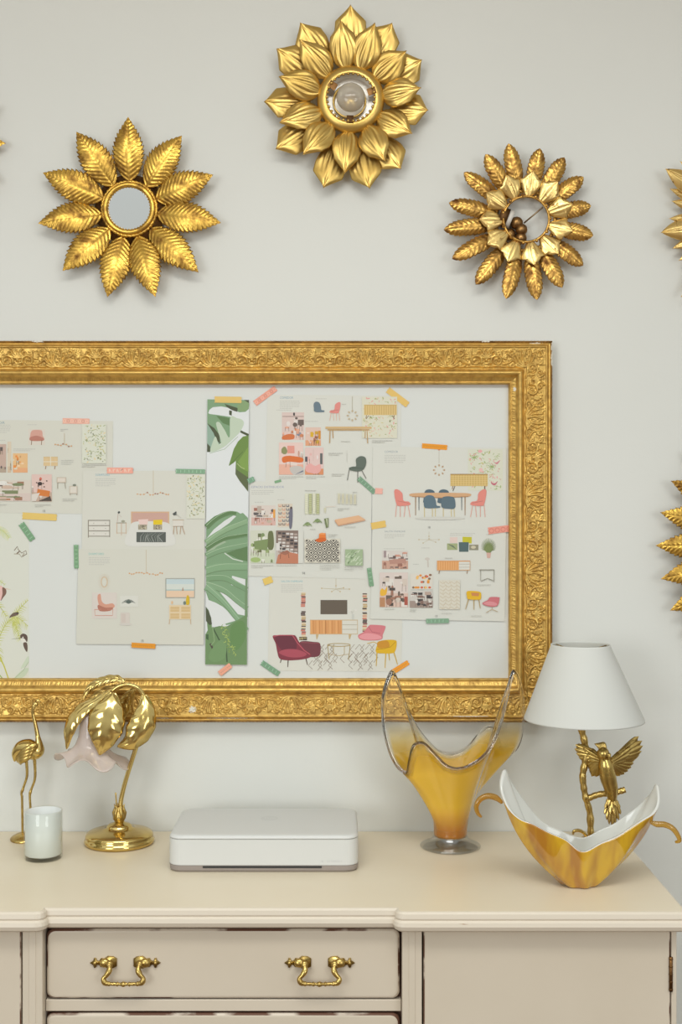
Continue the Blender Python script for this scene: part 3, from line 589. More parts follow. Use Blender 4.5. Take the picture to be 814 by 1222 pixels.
# lower palm
s.poly([(246.3, 624), (256, 616), (268, 611.5), (278, 611.5), (283, 610.5), (287, 613), (290, 612), (296, 618), (295.4, 736), (288, 742), (270, 746), (246, 715)], G1)
for pts in ([(246.4, 643), (255, 632), (268, 621.5), (279, 614.8), (282, 616), (274, 624), (260, 634)], [(276, 698), (295.5, 704), (295.3, 692), (277, 687)], [(262, 706), (276, 712), (294, 722), (294.6, 735), (284, 733)], [(246, 707), (249, 716), (257, 719), (266, 724), (276, 733), (283, 740), (270, 744), (257, 750), (252, 738), (246, 726)]): s.poly(pts, (217, 220, 219))
s.poly([(246.2, 660), (254, 650), (266, 644), (270, 647), (258, 653), (246.2, 668)], (150, 172, 140))
for y0, y1, ym, w_, c in ((628, 614, 616, 7, G2), (648, 622, 632, 8, (126, 160, 118)), (655, 638, 642, 6, G2), (664, 650, 655, 8, G1), (681, 676, 676, 11, (118, 156, 114)), (690, 703, 690, 9, (108, 146, 104)), (697, 726, 706, 9, (116, 152, 112)), (700, 752, 722, 9, (120, 158, 118))):
    pts = [(246.2, y0), (258, (y0+ym)/2-1), (270, ym), (282, (ym+y1)/2), (295.2, y1)]
    if y1 < 620: pts = [(246.4, 629), (254, 622), (264, 615.5), (274, 612), (282, 612.5)]
    pp = catmull([(a, b_, 0) for a, b_ in pts], 5); pp = [(p.x, p.y) for p in pp]
    s.line(pp, w_, c, w_*0.55); s.line([(a, b_-w_*0.28) for a, b_ in pp], 0.7, (160, 188, 150), 0.4)
    s.line([(a, b_+w_*0.42) for a, b_ in pp], 0.9, (86, 116, 74), 0.4)
s.poly([(270, 660), (295.4, 652), (295.4, 670), (284, 667)], G2); s.line([(268, 660), (278, 667), (290, 670)], 1.2, (205, 214, 200)); s.poly([(293, 690), (295.3, 690), (294.6, 735), (292.2, 735)], (100, 130, 90))
s.poly([(245.6, 724), (249, 728), (252, 738), (253, 749), (262, 747), (270, 748), (280, 742), (295, 733), (294.8, 793.3), (245.1, 792.8), (245.3, 757), (248, 752)], (94, 128, 78))
s.poly([(245.6, 724), (249, 729), (252, 737), (253, 745), (250, 746), (246, 741)], G4); s.poly([(246, 757), (249, 757), (249, 764), (246, 762)], (50, 80, 45))
s.line([(254, 749), (262, 764), (270, 772), (271, 790)], 1.6, (50, 72, 44)); s.line([(251, 768), (256, 778), (260, 782)], 2.4, (62, 52, 46)); s.line([(254, 748), (256, 765), (252, 770)], 1.3, (120, 152, 100))
s.curve([(262, 764), (270, 770), (268, 785), (255, 790), (249, 782)], (100, 136, 84)); s.curve([(276, 748), (290, 741), (293, 760), (284, 775), (276, 772)], (84, 124, 66))
r_ = random.Random(5)
for q in range(26):
    t = q/25; x, y = 266+12*t+3*sin(q*2.3), 748+32*t; a = r_.uniform(0, 2*pi); s.line([(x, y), (x+2*cos(a), y+1.6*sin(a)), (x+3.4*cos(a+0.8), y+3*sin(a+0.8))], 0.9, (176, 194, 90) if q % 3 else (120, 150, 60), 0.5)
s.build()
# --- bird and palm wallpaper
s = Sheet('wallpaper_sample', 'wallpaper sample with birds and yellow green palm leaves at left edge', 'wallpaper', -90, 612, 35, 811.5, -0.6, (212, 213, 201), [(-90, 612), (34.6, 612), (34.6, 811.5), (-90, 811.5)])
YG, YD = (190, 194, 92), (160, 166, 60)
def palm(s, pts, n, ln, side, col=YG, seed=0):
    pp = [(p.x, p.y) for p in catmull([(a, b_, 0) for a, b_ in pts], 6)]; s.line(pp, 0.9, YD, 0.5); r = random.Random(seed)
    for q in range(n):
        t = (q+0.5)/n; i = int(t*(len(pp)-1)); x, y = pp[i]; dx, dy = pp[min(i+1, len(pp)-1)][0]-pp[max(i-1, 0)][0], pp[min(i+1, len(pp)-1)][1]-pp[max(i-1, 0)][1]; d = hypot(dx, dy); dx, dy = dx/d, dy/d
        for sd in side:
            l = ln*(0.6+0.6*sin(pi*t)); ex, ey_ = x+(dx*0.6+sd*-dy*0.8)*l, y+(dy*0.6+sd*dx*0.8)*l+l*0.25
            if ex > 34: continue
            s.line([(x, y), ((x+ex)/2, (y+ey_)/2-0.6), (ex, ey_)], 1.3, col if r.random() < 0.7 else (206, 208, 130), 0.2); s.n -= 1
    s.n += 1
palm(s, [(-16, 628), (-6, 630), (4, 634), (11, 642)], 22, 6, (1, -1), (196, 206, 150)); palm(s, [(-14, 690), (-4, 691), (6, 698)], 8, 4, (1, -1), (200, 208, 150))
palm(s, [(-4, 770), (3, 752), (12, 740), (22, 738), (33.5, 747)], 30, 8, (1, -1), seed=1); palm(s, [(14, 738), (22, 728), (33.8, 716)], 22, 6, (1, -1), seed=2); palm(s, [(16, 742), (20, 750), (24, 764)], 16, 6, (1, -1), seed=3)
palm(s, [(-14, 718), (-2, 722), (8, 736)], 10, 6, (1, -1), seed=4); palm(s, [(-6, 760), (-2, 775), (0, 790)], 8, 6, (1, -1), seed=5)
s.line([(-2, 780), (5, 795), (10.5, 811)], 1.8, (190, 186, 50), 1.2); s.line([(-6, 800), (0, 806), (4, 811)], 1.4, (150, 170, 90))
s.curve([(-10, 704), (-2, 699), (3, 700), (5, 703), (4, 710), (0, 717), (-6, 721), (-12, 722)], (226, 178, 170)); s.curve([(3, 701), (7, 703), (7.5, 708), (4, 713), (1, 717), (3, 709)], (112, 76, 62)); s.line([(6.5, 702.5), (13, 703.5)], 0.9, (214, 170, 140), 0.2)
s.curve([(11, 737), (15, 732), (20, 730.5), (22.5, 731.5), (21, 734), (15, 736)], (92, 74, 62)); s.ell(21, 731.5, 1.6, 1.2, (60, 50, 44), 8)
s.curve([(24.5, 758), (28, 756), (32, 758), (33, 762), (32, 766), (27, 764), (24.5, 761)], (76, 56, 48)); s.curve([(25, 762), (29, 762), (32.5, 768), (29, 768), (26, 766)], (224, 220, 208)); s.curve([(28, 767), (32, 767), (33, 773), (32, 778), (28.5, 772)], (82, 62, 52)); s.ell(27.5, 760.5, 0.8, 0.8, (230, 226, 214), 6); s.line([(24.5, 761.5), (14, 762.5)], 0.7, (110, 110, 70), 0.2)
s.line([(17, 657), (21, 652), (22, 656), (26, 660), (31, 657), (32, 661), (27, 664)], 0.8, (110, 90, 70)); s.line([(17, 661), (23, 661), (26, 665), (29, 660)], 0.7, (140, 120, 90)); s.ell(22, 659, 0.7, 3, (110, 90, 70), 8, 0.9)
s.curve([(17, 810), (26, 800), (33, 797), (33.8, 800), (28, 808)], (190, 204, 176)); s.curve([(25, 798), (30, 788), (33.9, 783), (33.9, 792)], (196, 208, 182)); s.line([(17, 810), (28, 800), (33.8, 790)], 0.5, (150, 170, 130)); s.build()
# --- F (dining, top)
s = Sheet('magazine_page', 'mood board page with pink room photos, oak table and dark green chair, top middle', 'page', 317, 471, 480, 580, 0, (211, 211, 202), [(319, 471), (479, 472), (478, 582), (317, 581)])
s.text('COMEDOR', 334, 476, 16, 2.8, (130, 160, 175)); s.lines(334, 478.5, 358, 5, 2.1, GR, 11); s.lines(377, 475.5, 402, 1, 2, GR, 3); s.lines(330, 489, 364, 1, 2, GR, 4); s.lines(364, 502.5, 386, 1, 2, GR, 5)
s.photo(336.5, 492, 363, 525, (214, 190, 182), (222, 190, 180), 41, [(120, 130, 150), (200, 120, 80), (222, 212, 206), (90, 75, 70), (226, 160, 130)], 0.72, 18); s.line([(337, 497), (362.5, 497)], 0.6, (110, 80, 70)); s.rect(350, 492.5, 352, 496, (50, 45, 45)); s.curve([(337, 521), (344, 518), (351, 519), (350, 524), (338, 524.5)], (206, 100, 50))
s.photo(364.5, 510, 383, 532, (220, 186, 170), (220, 150, 110), 42, [(226, 214, 206), (200, 150, 40), (170, 90, 60), (120, 90, 80), (228, 190, 180)], 0.7, 12); s.rect(370.5, 515.5, 374, 521.5, (212, 164, 30)); s.rect(380, 514, 382.7, 524, (206, 130, 30))
s.photo(333, 528, 362, 566.5, (228, 196, 186), (228, 168, 145), 43, [(226, 205, 195), (222, 216, 208), (190, 140, 120)], 0.68, 7); s.rect(343, 532, 351.5, 541, (222, 140, 124)); s.curve([(336, 536), (340, 533), (343, 538), (341, 542), (337, 541)], (126, 130, 80)); s.curve([(337, 546), (345, 544), (360, 546), (362, 550), (358, 552), (346, 551), (338, 552)], (214, 96, 36)); s.curve([(346, 558), (356, 556), (361.8, 559), (361.8, 566), (350, 566)], (190, 184, 178)); s.poly([(352, 566.4), (361.8, 561), (361.8, 563)], (90, 100, 120))
s.photo(364, 534, 386, 566.5, (222, 190, 184), (214, 130, 85), 44, [(226, 214, 210), (222, 170, 165)], 0.78, 6); s.rect(364.2, 545, 367, 551, (60, 62, 70)); s.rect(382, 541, 385, 554, (80, 84, 84)); s.curve([(365, 557), (370, 553), (376, 556), (382, 554), (383, 561), (378, 565), (366, 563)], (228, 160, 155)); s.line([(374, 536), (374, 550)], 0.5, (200, 170, 160))
s.lines(333, 568.5, 362, 2, 2, GR, 5); s.lines(365, 568.5, 388, 2, 2, GR, 6)
s.curve([(374.5, 482), (377, 479.5), (381, 480.5), (383, 485), (383.5, 489), (387, 490), (386, 491.8), (376, 491.5), (374.6, 487)], (88, 108, 122))
shell_chair(s, 400, 502, 13, 22, (222, 128, 120), (222, 180, 160), -1); s.lines(408, 482, 419, 1, 2, GR, 3)
s.line([(420.5, 473), (420.5, 491)], 0.5, (180, 172, 150))
for q in range(8): a = q/8*2*pi; s.ell(420.5+5.5*cos(a), 496+5.5*sin(a), 1.5, 1.1, (190, 172, 140), 8, a)
s.rect(432, 473.5, 474, 523, (214, 212, 190)); s.floral(432, 473.5, 474, 523, 51, (214, 212, 190), 0.9, ((222, 150, 145), (160, 168, 110), (200, 190, 130), (214, 190, 160)))
sideboard_pic(s, 434.5, 483.5, 473.5, 495.5, (216, 184, 116), (196, 160, 90)); s.line([(440, 496), (437, 500)], 0.7, (120, 100, 70)); s.line([(468, 496), (471, 500)], 0.7, (120, 100, 70)); s.lines(444, 525.5, 468, 2, 2, GR, 8)
s.line([(388.5, 510.5), (443.5, 510.5)], 2.6, (206, 168, 112)); s.line([(391, 513), (441, 513)], 1.6, (186, 146, 92))
for x, e, yb in ((394, -0.6, 529), (397, 0.6, 523), (436, -0.3, 523), (438, 0.8, 529)): s.line([(x, 513), (x+e, yb)], 1.1, (180, 140, 90))
s.lines(407, 526.5, 424, 1, 2, GR, 9); s.lines(392, 540.5, 409, 2, 2, GR, 2); s.lines(396, 565.5, 411, 2, 2, GR, 2); s.line([(414, 537), (414, 551)], 0.3, (200, 198, 188))
for pts in ([(417, 560), (414.5, 573)], [(427, 562), (427, 576)], [(431, 560), (437, 571)]): s.line(pts, 0.8, (90, 90, 84))
s.curve([(425, 548), (430, 544.5), (436, 546), (437, 553), (434, 560), (428, 562.5), (419, 561.5), (416.5, 558.5), (421, 556.8), (425, 556)], (78, 90, 80)); s.line([(417, 559), (426, 558.6), (434, 559)], 0.6, (56, 68, 58)); s.build()
# --- G (library)
s = Sheet('magazine_page', 'mood board page with library photos, black and white patterned rug and orange vase', 'page', 297, 574, 444, 690, 1, (210, 210, 201), [(298.5, 574), (443.5, 579), (443, 691), (296, 687.5)])
s.text('ESPACIO DISTRIBUIDOR', 300, 582.4, 39, 2.6, (150, 155, 175)); s.lines(300, 585, 327, 3, 2.1, GR, 13); s.lines(304, 599, 324, 1, 2, GR, 3); s.lines(331, 596, 348, 1, 2, GR, 3)
s.photo(300, 603, 329, 627, (214, 200, 190), (212, 170, 160), 61, [(150, 90, 75), (226, 218, 210), (80, 75, 75), (210, 150, 130), (190, 170, 150)], 0.6, 22); s.rect(307, 604, 312, 612, (176, 160, 146)); s.rect(326, 608, 328.5, 618, (226, 150, 60)); s.line([(300, 617), (326, 617.5)], 0.9, (222, 216, 206))
s.rect(331.5, 601, 349, 629, (214, 200, 180)); r_ = random.Random(8)
for i in range(3):
    for j in range(6): s.rect(332.5+i*4.6, 602+j*4.4, 336+i*4.6, 605+j*4.4, [(120, 95, 85), (200, 140, 110), (170, 160, 130), (90, 90, 100)][r_.randrange(4)]); s.rect(333.5+i*4.6, 602+j*4.4, 335+i*4.6, 604+j*4.4, (216, 206, 186))
s.curve([(346, 607), (349, 606), (349.2, 620), (348, 630), (345.5, 630), (345, 618)], (96, 96, 112)); s.ell(347.5, 606, 1.3, 1.6, (70, 50, 45), 8)
s.photo(299, 633, 328, 672, (204, 206, 186), (196, 204, 176), 62, [(140, 160, 100), (110, 130, 80), (222, 222, 210), (90, 100, 60), (176, 190, 140)], 0.7, 20); s.curve([(320, 637), (323, 633.5), (326, 636), (327, 650), (325, 656), (320, 654)], (88, 96, 56)); s.ell(305, 668, 6, 3, (150, 176, 100)); s.poly([(303, 646), (320, 643), (319, 657), (304, 655)], (112, 132, 78))
s.rect(329.5, 633, 356, 672.5, (190, 180, 170)); s.poly([(329.5, 633), (356, 633), (356, 662), (335, 652), (329.5, 650)], (120, 100, 90))
for j in range(7):
    for i in range(5):
        x0, y0 = 332+i*4.8, 635+j*3.7+i*0.4-0.3*j*0; s.rect(x0, y0, x0+3.8, y0+2.3, [(60, 52, 52), (206, 200, 196), (170, 150, 140), (50, 46, 50), (214, 206, 200)][(i*3+j*2) % 5])
s.rect(356, 633, 362, 672, (210, 210, 201)); s.poly([(329.5, 672.5), (356, 672.5), (356, 661), (342, 658), (332, 662)], (186, 110, 80)); s.poly([(333, 660), (343, 656.5), (346, 659), (341, 662.5)], (150, 90, 70)); s.line([(335, 661), (334.5, 667)], 0.8, (120, 70, 50)); s.line([(344, 660), (345, 666)], 0.8, (120, 70, 50)); s.rect(329.6, 648, 334, 657, (214, 210, 206))
s.lines(300, 674.5, 327, 2, 2.2, GR, 21); s.lines(330, 674.5, 358, 1, 2, GR, 23); s.text('14', 361.2, 685.2, 2.8, 2.8, (110, 110, 108))
s.lines(364, 585, 381, 1, 2, GR, 6)
for i in range(4):
    x0 = 364+i*4.5; s.rect(x0, 589, x0+3.8, 613.5, (206, 208, 178) if i % 2 == 0 else (182, 186, 140))
    for j in range(9): s.rect(x0+0.6, 590+j*2.6, x0+3.2, 591.2+j*2.6, (222, 218, 196) if i % 2 == 0 else (160, 164, 110))
for i in range(5): s.rect(403+i*4.8, 588.5+i*0.3, 406+i*4.8, 601+i*0.3, (206, 204, 182)); s.rect(403.6+i*4.8, 590+i*0.3, 405.4+i*4.8, 600+i*0.3, (196, 190, 160))
s.lines(421, 587, 432, 1, 2, GR, 3); s.lines(403, 606.5, 417, 2, 2, GR, 3); s.line([(388, 606), (388, 612)], 2.4, (206, 202, 170), 1.2); s.line([(388, 605), (401, 604)], 0.4, (216, 190, 170))
for (cx, cy, n_) in ((367, 626, 9), (379, 622, 12)):
    for q in range(n_): a = -pi+q/(n_-1)*pi; s.line([(cx, cy+1), (cx+3*cos(a), cy+3*sin(a)), (cx+5.4*cos(a), cy+2.4*sin(a)+2)], 1.5, (100, 124, 72) if q % 2 else (138, 158, 104), 0.4)
s.poly([(387, 619), (392, 618), (392, 629), (389, 630)], (96, 110, 66)); s.poly([(389, 619), (391, 619), (391, 629)], (190, 196, 160)); s.lines(370, 631, 383, 1, 2, GR, 4)
s.poly([(400, 620), (428, 615), (436, 620), (404, 626.5)], (222, 170, 126)); s.poly([(400, 620), (404, 626.5), (404, 628), (399.6, 622)], (206, 150, 110)); s.line([(404, 627.2), (436, 620.8)], 1, (210, 150, 110)); s.lines(411, 628.5, 430, 1, 2, GR, 5); s.lines(392, 637.5, 403, 2, 2, GR, 5)
# rug
s.rect(363.5, 642.8, 406, 671.5, (214, 208, 190)); nx_, ny_ = 8, 6
for i in range(nx_):
    for j in range(ny_):
        cx, cy = 363.5+(i+0.5)*42.5/nx_, 642.8+(j+0.5)*28.7/ny_; w_, h_ = 42.5/nx_, 28.7/ny_; cl_ = lambda q: (min(max(q[0], 363.5), 406), min(max(q[1], 642.8), 671.5))
        if (i+j) % 2 == 0:
            for f, c in ((0.88, (62, 58, 54)), (0.60, (214, 208, 190)), (0.32, (62, 58, 54))): s.poly([cl_(q_) for q_ in ((cx-w_*f, cy), (cx, cy-h_*f), (cx+w_*f, cy), (cx, cy+h_*f))], c)
s.n += 4
s.poly([(381, 637), (388.5, 636), (389, 643), (387.5, 646), (380.5, 645)], (226, 110, 36)); s.curve([(376.5, 645), (381, 642), (388, 642), (389, 645), (382, 647)], (206, 84, 24)); s.ell(385, 637, 3.6, 1.2, (236, 140, 70)); s.lines(382, 674, 405, 3, 2.1, GR, 31)
s.rect(412, 655.5, 433, 675, (150, 172, 132)); r_ = random.Random(12)
for q in range(34): x, y = r_.uniform(414, 431), r_.uniform(657.5, 673); s.line([(x-1.6, y+1.5), (x, y-0.6), (x+1.7, y-1.6)], 1.5, [(176, 194, 158), (120, 146, 104), (196, 208, 180)][q % 3], 0.5); s.n -= 1
s.n += 1; s.lines(411, 677, 433, 2, 2.1, GR, 33); s.build()
# --- H (living room)
s = Sheet('magazine_page', 'living room page with dark red armchair, coffee table and yellow chair', 'page', 320, 688, 480, 801, 0, (210, 209, 199), [(321.5, 688), (481, 691), (479, 801.5), (319.5, 800.5)])
s.text('SALÓN FAMILIAR', 335.5, 694.8, 26, 2.8, (130, 178, 186)); s.lines(335.5, 697.5, 362, 5, 2.1, GR, 41)
s.line([(401, 689.5), (401, 702)], 0.5, (176, 160, 120)); s.line([(384, 702), (401, 703), (418, 703)], 0.5, (176, 160, 120))
for x, y in ((384, 702), (396, 706), (401, 699), (406, 706), (417, 703), (410, 701.5)): s.ell(x, y, 0.9, 0.9, (190, 165, 120), 8); s.line([(401, 703), (x, y)], 0.4, (176, 160, 120))
s.rect(382.5, 716, 414.5, 733, (82, 70, 58))
r_ = random.Random(3)
for x0, y1_ in ((359.5, 763), (433, 753)):
    y = 707.0; 
    while y < y1_: h_ = r_.uniform(1.1, 2.2); o_ = r_.uniform(-0.6, 0.6); s.rect(x0+o_, y, x0+5.2+o_, y+h_*0.85, [(120, 50, 50), (70, 50, 46), (222, 196, 156), (216, 210, 200), (190, 160, 110), (60, 44, 40), (200, 110, 90)][r_.randrange(7)]); s.n -= 1; y += h_
s.n += 3; s.rect(357, 760, 366.5, 764, (60, 52, 40)); s.lines(357, 761, 366, 2, 1.4, (190, 170, 110), 1)
s.rect(370, 739.5, 427, 757, (196, 170, 130)); s.rect(370.5, 740, 408, 756.5, (214, 146, 84))
for i in range(15): s.line([(371.5+i*2.5, 740.4), (371.5+i*2.5+r_.uniform(-0.5, 0.5), 756)], 1.1, [(226, 160, 96), (196, 122, 62), (206, 136, 76)][i % 3]); s.n -= 1
s.n += 1; s.line([(388.5, 740), (388.5, 756.5)], 0.5, (150, 90, 40)); s.rect(408.5, 740.5, 426.3, 756.2, (213, 210, 198))
for k in (1, 2): s.line([(408.5, 740+k*5.5), (426.5, 740+k*5.5)], 0.5, (150, 138, 110))
for x in (379, 418): s.poly([(x-2, 757), (x+1.5, 757), (x-0.5, 763), (x-1.4, 762.5)], (190, 160, 110))
s.rect(420, 733, 422.6, 739.5, (196, 196, 188)); s.line([(421, 733), (418, 728), (421, 731), (424, 727)], 0.5, (200, 196, 186)); s.ell(418, 728.5, 1.6, 1.2, (218, 214, 206)); s.ell(424.5, 728, 1.6, 1.2, (218, 214, 206))
# rug lines
for (x0, x1_) in ((370, 398), (418, 446)):
    for q in range(5):
        for r0 in range(3):
            xa = x0+q*6-r0*1; ya = 769+r0*9.5
            s.line([(xa, ya+6), (xa+5, ya), (xa+10, ya+6), (xa+5, ya+12)] if (q+r0) % 2 else [(xa+5, ya), (xa, ya+6), (xa+5, ya+10.5)], 0.55, (130, 112, 95)); s.n -= 1
for q in range(7): s.line([(384+q*9, 780), (379+q*9, 786), (384+q*9, 791)], 0.55, (140, 122, 104)); s.n -= 1
s.n += 1
s.curve([(358, 766), (375, 766), (382, 768), (382.5, 778), (380, 783), (370, 784), (362, 780)], (96, 36, 46)); s.line([(359, 766.5), (381, 767.6)], 0.7, (140, 60, 70))
for pts in ([(336, 786), (334.5, 791)], [(344, 787), (343.5, 796)], [(365, 785), (367, 793.5)]): s.line(pts, 1.3, (70, 48, 40), 0.8)
s.curve([(325.5, 759), (333, 758), (349, 757.8), (353, 759), (357, 766), (364, 775), (370, 780), (371, 784), (360, 787), (344, 788), (334, 786), (331, 778), (329, 768)], (116, 34, 48))
s.curve([(329, 760), (349, 759), (354, 769), (352, 776), (340, 777), (333, 772)], (88, 28, 42)); s.curve([(333, 779), (340, 775), (354, 775), (366, 780), (360, 784), (345, 784)], (160, 56, 72)); s.line([(326, 759.2), (334, 758), (349, 758), (355, 767), (363, 776), (370, 781)], 1.0, (180, 70, 84))
s.ring(404.5, 769.5, 13.5, 1.7, 0.8, (170, 142, 80), 24); s.line([(391, 769.5), (393, 787)], 0.8, (160, 134, 76)); s.line([(418, 769.5), (416, 787)], 0.8, (160, 134, 76)); s.line([(398, 771), (398, 780)], 0.6, (180, 150, 90)); s.line([(411, 771), (411, 780)], 0.6, (180, 150, 90)); s.line([(393, 780.5), (404, 782.5), (416, 780.5)], 0.5, (180, 150, 90))
s.line([(438, 768), (446, 766), (452, 769)], 0.8, (200, 160, 60)); s.curve([(427.5, 758), (434, 754), (440, 747), (444, 745.5), (458, 746.5), (460, 749), (457, 757), (455, 763), (441, 764.3), (430, 763)], (206, 108, 116)); s.curve([(429, 759), (438, 755.5), (452, 758), (455, 762), (441, 763.5), (431, 762)], (226, 140, 146)); s.line([(440, 748), (444, 754), (454, 756)], 0.7, (170, 76, 88))
for pts in ([(450, 778), (449, 795)], [(460.5, 779), (459.5, 797)], [(470, 778), (474.5, 793)], [(464, 779), (465, 788)]): s.line(pts, 1.3, (200, 158, 40), 0.8)
s.curve([(448.5, 775), (450, 770), (452, 765.5), (462, 763.5), (472, 764), (473.5, 768), (472, 776), (468, 779.5), (452, 779.5), (448.8, 778)], (218, 166, 16)); s.curve([(451, 766), (462, 764.5), (465, 771), (460, 773), (451.5, 773)], (196, 128, 24)); s.line([(449, 775), (458, 774), (466, 772), (472, 766)], 0.7, (170, 118, 10)); s.build()
# --- J1, J2
s = Sheet('magazine_page', 'dining mood board page with oval table, blue and coral chairs under orange tape', 'page', 444, 534, 603, 632, 2, (211, 211, 202), [(445, 533), (604.5, 534.5), (604, 633), (444, 632)])
s.text('COMEDOR', 459, 540.4, 16, 2.6, (150, 160, 165)); s.lines(459, 543, 484, 5, 2.1, GR, 51)
s.line([(524, 536), (524, 553)], 0.5, (170, 160, 140)); s.ell(524, 537, 1.6, 0.6, (200, 130, 110), 8)
for q in range(8): a = q/8*2*pi; s.ell(524+6*cos(a), 561+5.6*sin(a), 1.6, 1.2, (190, 168, 140), 8, a); s.ell(524+6.4*cos(a), 561+6*sin(a), 0.7, 0.7, (160, 120, 90), 6)
s.floral(558.5, 536, 600, 585.5, 71, (211, 212, 192), 0.95, ((226, 150, 150), (150, 170, 105), (196, 190, 130), (205, 150, 140)))
for cx, cy in ((566, 546), (587, 557)):
    for q in range(9): s.line([(cx, cy), (cx+5*cos(q*0.7), cy+3.6*sin(q*0.7))], 1, (140, 162, 96), 0.3)
s.ell(573, 538.5, 2.6, 1.8, (228, 160, 160)); s.ell(574, 561, 2.2, 2.6, (230, 180, 175)); s.curve([(586, 575), (590, 577), (594, 574), (591, 579), (587, 578)], (190, 90, 110)); s.curve([(588, 550), (592, 552), (597, 549), (593, 554)], (200, 120, 130))
sideboard_pic(s, 537.5, 566.5, 582, 580, (214, 180, 104), (196, 158, 80)); 
for k in range(5): s.line([(538, 568.5+k*2.4), (582, 568.5+k*2.4)], 0.5, (222, 194, 130))
s.line([(537.5, 566), (582, 566)], 0.9, (150, 110, 60)); s.line([(543, 580), (540.5, 586)], 0.8, (70, 60, 50)); s.line([(578, 580), (579.5, 586)], 0.8, (70, 60, 50))
BL = (74, 98, 112)
for cx in (512, 529): s.curve([(cx-6.5, 596), (cx-5, 586.5), (cx, 584), (cx+6, 586), (cx+7, 592), (cx+5, 600), (cx-6, 600)], (62, 84, 98))
s.curve([(488.5, 590.5), (495, 588.5), (526, 588), (556, 588.5), (562.5, 590.5), (556, 593), (526, 594), (495, 593)], (206, 156, 110)); s.line([(492, 592.5), (526, 594), (559, 592.5)], 0.9, (170, 120, 78))
for x, yb in ((496, 615), (500, 609), (551, 609), (555, 615)): s.line([(x, 593), (x, yb)], 1.2, (150, 110, 75) if yb > 610 else (90, 100, 105), 0.7)
for cx in (512.5, 535):
    for e in (-6, 3.5, 7): s.line([(cx+e, 604), (cx+e+0.2, 620-(e == 7)*2)], 0.7, (206, 182, 110))
s.curve([(506, 604), (506.5, 594), (511, 591), (517, 592), (520, 597), (521, 603), (525, 604), (524, 606), (510, 606.5)], BL); s.curve([(527, 605), (527.5, 595), (531, 592.5), (538, 592.5), (542.5, 595), (543, 606), (535, 607.2)], (72, 94, 106))
shell_chair(s, 480, 617, 19, 33, (222, 124, 112), (222, 150, 135), 1); shell_chair(s, 571, 617, 19, 33, (222, 124, 112), (222, 150, 135), -1)
s.ell(525, 618.5, 30, 2, (203, 202, 193), 20); s.text('18', 511, 634.4-4, 2.6, 2.4, (140, 140, 135)); s.build()
s = Sheet('magazine_page', 'mood board page with cushions, potted plant, cream rug and yellow chair printed, lower right', 'page', 442, 630, 603, 741, 3, (210, 210, 201), [(444.5, 630.5), (604, 631), (602.5, 741.5), (442, 738.5)])
s.text('SALÓN FAMILIAR', 459, 635.2, 25, 2.6, (150, 155, 160)); s.lines(459, 637.5, 483, 3, 2, GR, 61); s.lines(537, 636.3, 567, 2, 2, GR, 62); s.lines(458, 654.5, 487, 1, 2, GR, 62)
for x, y in ((512, 643), (505, 648), (512, 640), (520, 647), (500, 644), (524, 644)): s.ell(x, y, 0.8, 0.8, (190, 170, 130), 8); s.line([(512, 644), (x, y)], 0.35, (186, 170, 135))
s.line([(512, 634.5), (512, 645)], 0.35, (186, 170, 135)); s.lines(503, 653.5, 521, 1, 2, GR, 7); s.ell(510, 667, 3, 1.8, (200, 192, 182)); s.line([(510.5, 668), (511, 677)], 1.6, (196, 186, 175)); s.lines(493, 673, 506, 1, 2, GR, 7)
s.rect(537, 641, 546, 648, (222, 196, 186)); s.poly([(552, 640.5), (563, 640.8), (563, 648.5), (552, 648)], (190, 182, 30)); s.rect(533.5, 648.5, 546, 656.3, (150, 160, 110)); s.poly([(534, 649), (541, 651), (545, 656)], (90, 104, 80)); s.poly([(547.5, 647), (559.5, 647), (559, 658.5), (548, 658.5)], (62, 84, 86)); s.rect(560, 650, 571, 656.5, (130, 126, 104)); s.ell(565, 653, 3, 1.8, (200, 190, 160))
for q in range(22): a = -pi/2+(q-10.5)*0.19; s.line([(583, 661), (583+4*cos(a), 655+5*sin(a)), (583+8*cos(a)*1.1, 650+9.5*sin(a)+2)], 1.6, (86, 106, 60) if q % 2 else (126, 140, 76), 0.3)
s.poly([(580.5, 659.5), (586, 659.5), (585, 666), (581.5, 666)], (206, 160, 145)); s.lines(580, 637.5, 597, 1, 2, GR, 4)
s.photo(456, 657, 487, 679, (208, 200, 192), (196, 150, 130), 81, [(150, 95, 80), (110, 90, 85), (222, 214, 206), (90, 70, 65), (200, 140, 120)], 0.55, 20); s.rect(458, 657.2, 461, 665, (150, 130, 130)); s.poly([(465, 668), (484, 666.5), (485, 672), (465, 673)], (176, 126, 110))
s.photo(453, 683, 487, 724.5, (214, 198, 190), (212, 180, 165), 82, [(222, 214, 206), (90, 75, 65), (150, 100, 80), (60, 50, 48), (206, 190, 176)], 0.6, 24); s.curve([(453.5, 706), (456, 702), (459, 704), (462, 700), (461, 709), (455, 711)], (230, 170, 40)); s.rect(453.3, 713, 459.5, 724, (176, 120, 80)); s.rect(482.5, 712, 486.5, 722, (160, 70, 55)); s.rect(470, 686, 476, 688, (220, 206, 196))
s.rect(489.5, 684.5, 516.5, 703.5, (214, 208, 196)); r_ = random.Random(15)
for q in range(26): s.ell(r_.uniform(493, 514), r_.uniform(686, 695) if q < 18 else 701, 1.7, 1.4, [(222, 130, 40), (206, 90, 60), (120, 90, 70), (236, 180, 90)][q % 4], 8)
s.photo(489, 705, 516.5, 725, (200, 194, 186), (150, 130, 120), 83, [(60, 55, 55), (222, 216, 208), (120, 90, 80), (40, 38, 40), (176, 150, 136)], 0.6, 24); s.lines(459, 726.5, 482, 1, 2, GR, 3); s.lines(489, 727, 497, 2, 2, GR, 5); s.text('17', 519.5, 736.5, 2.6, 2.6, (120, 120, 115))
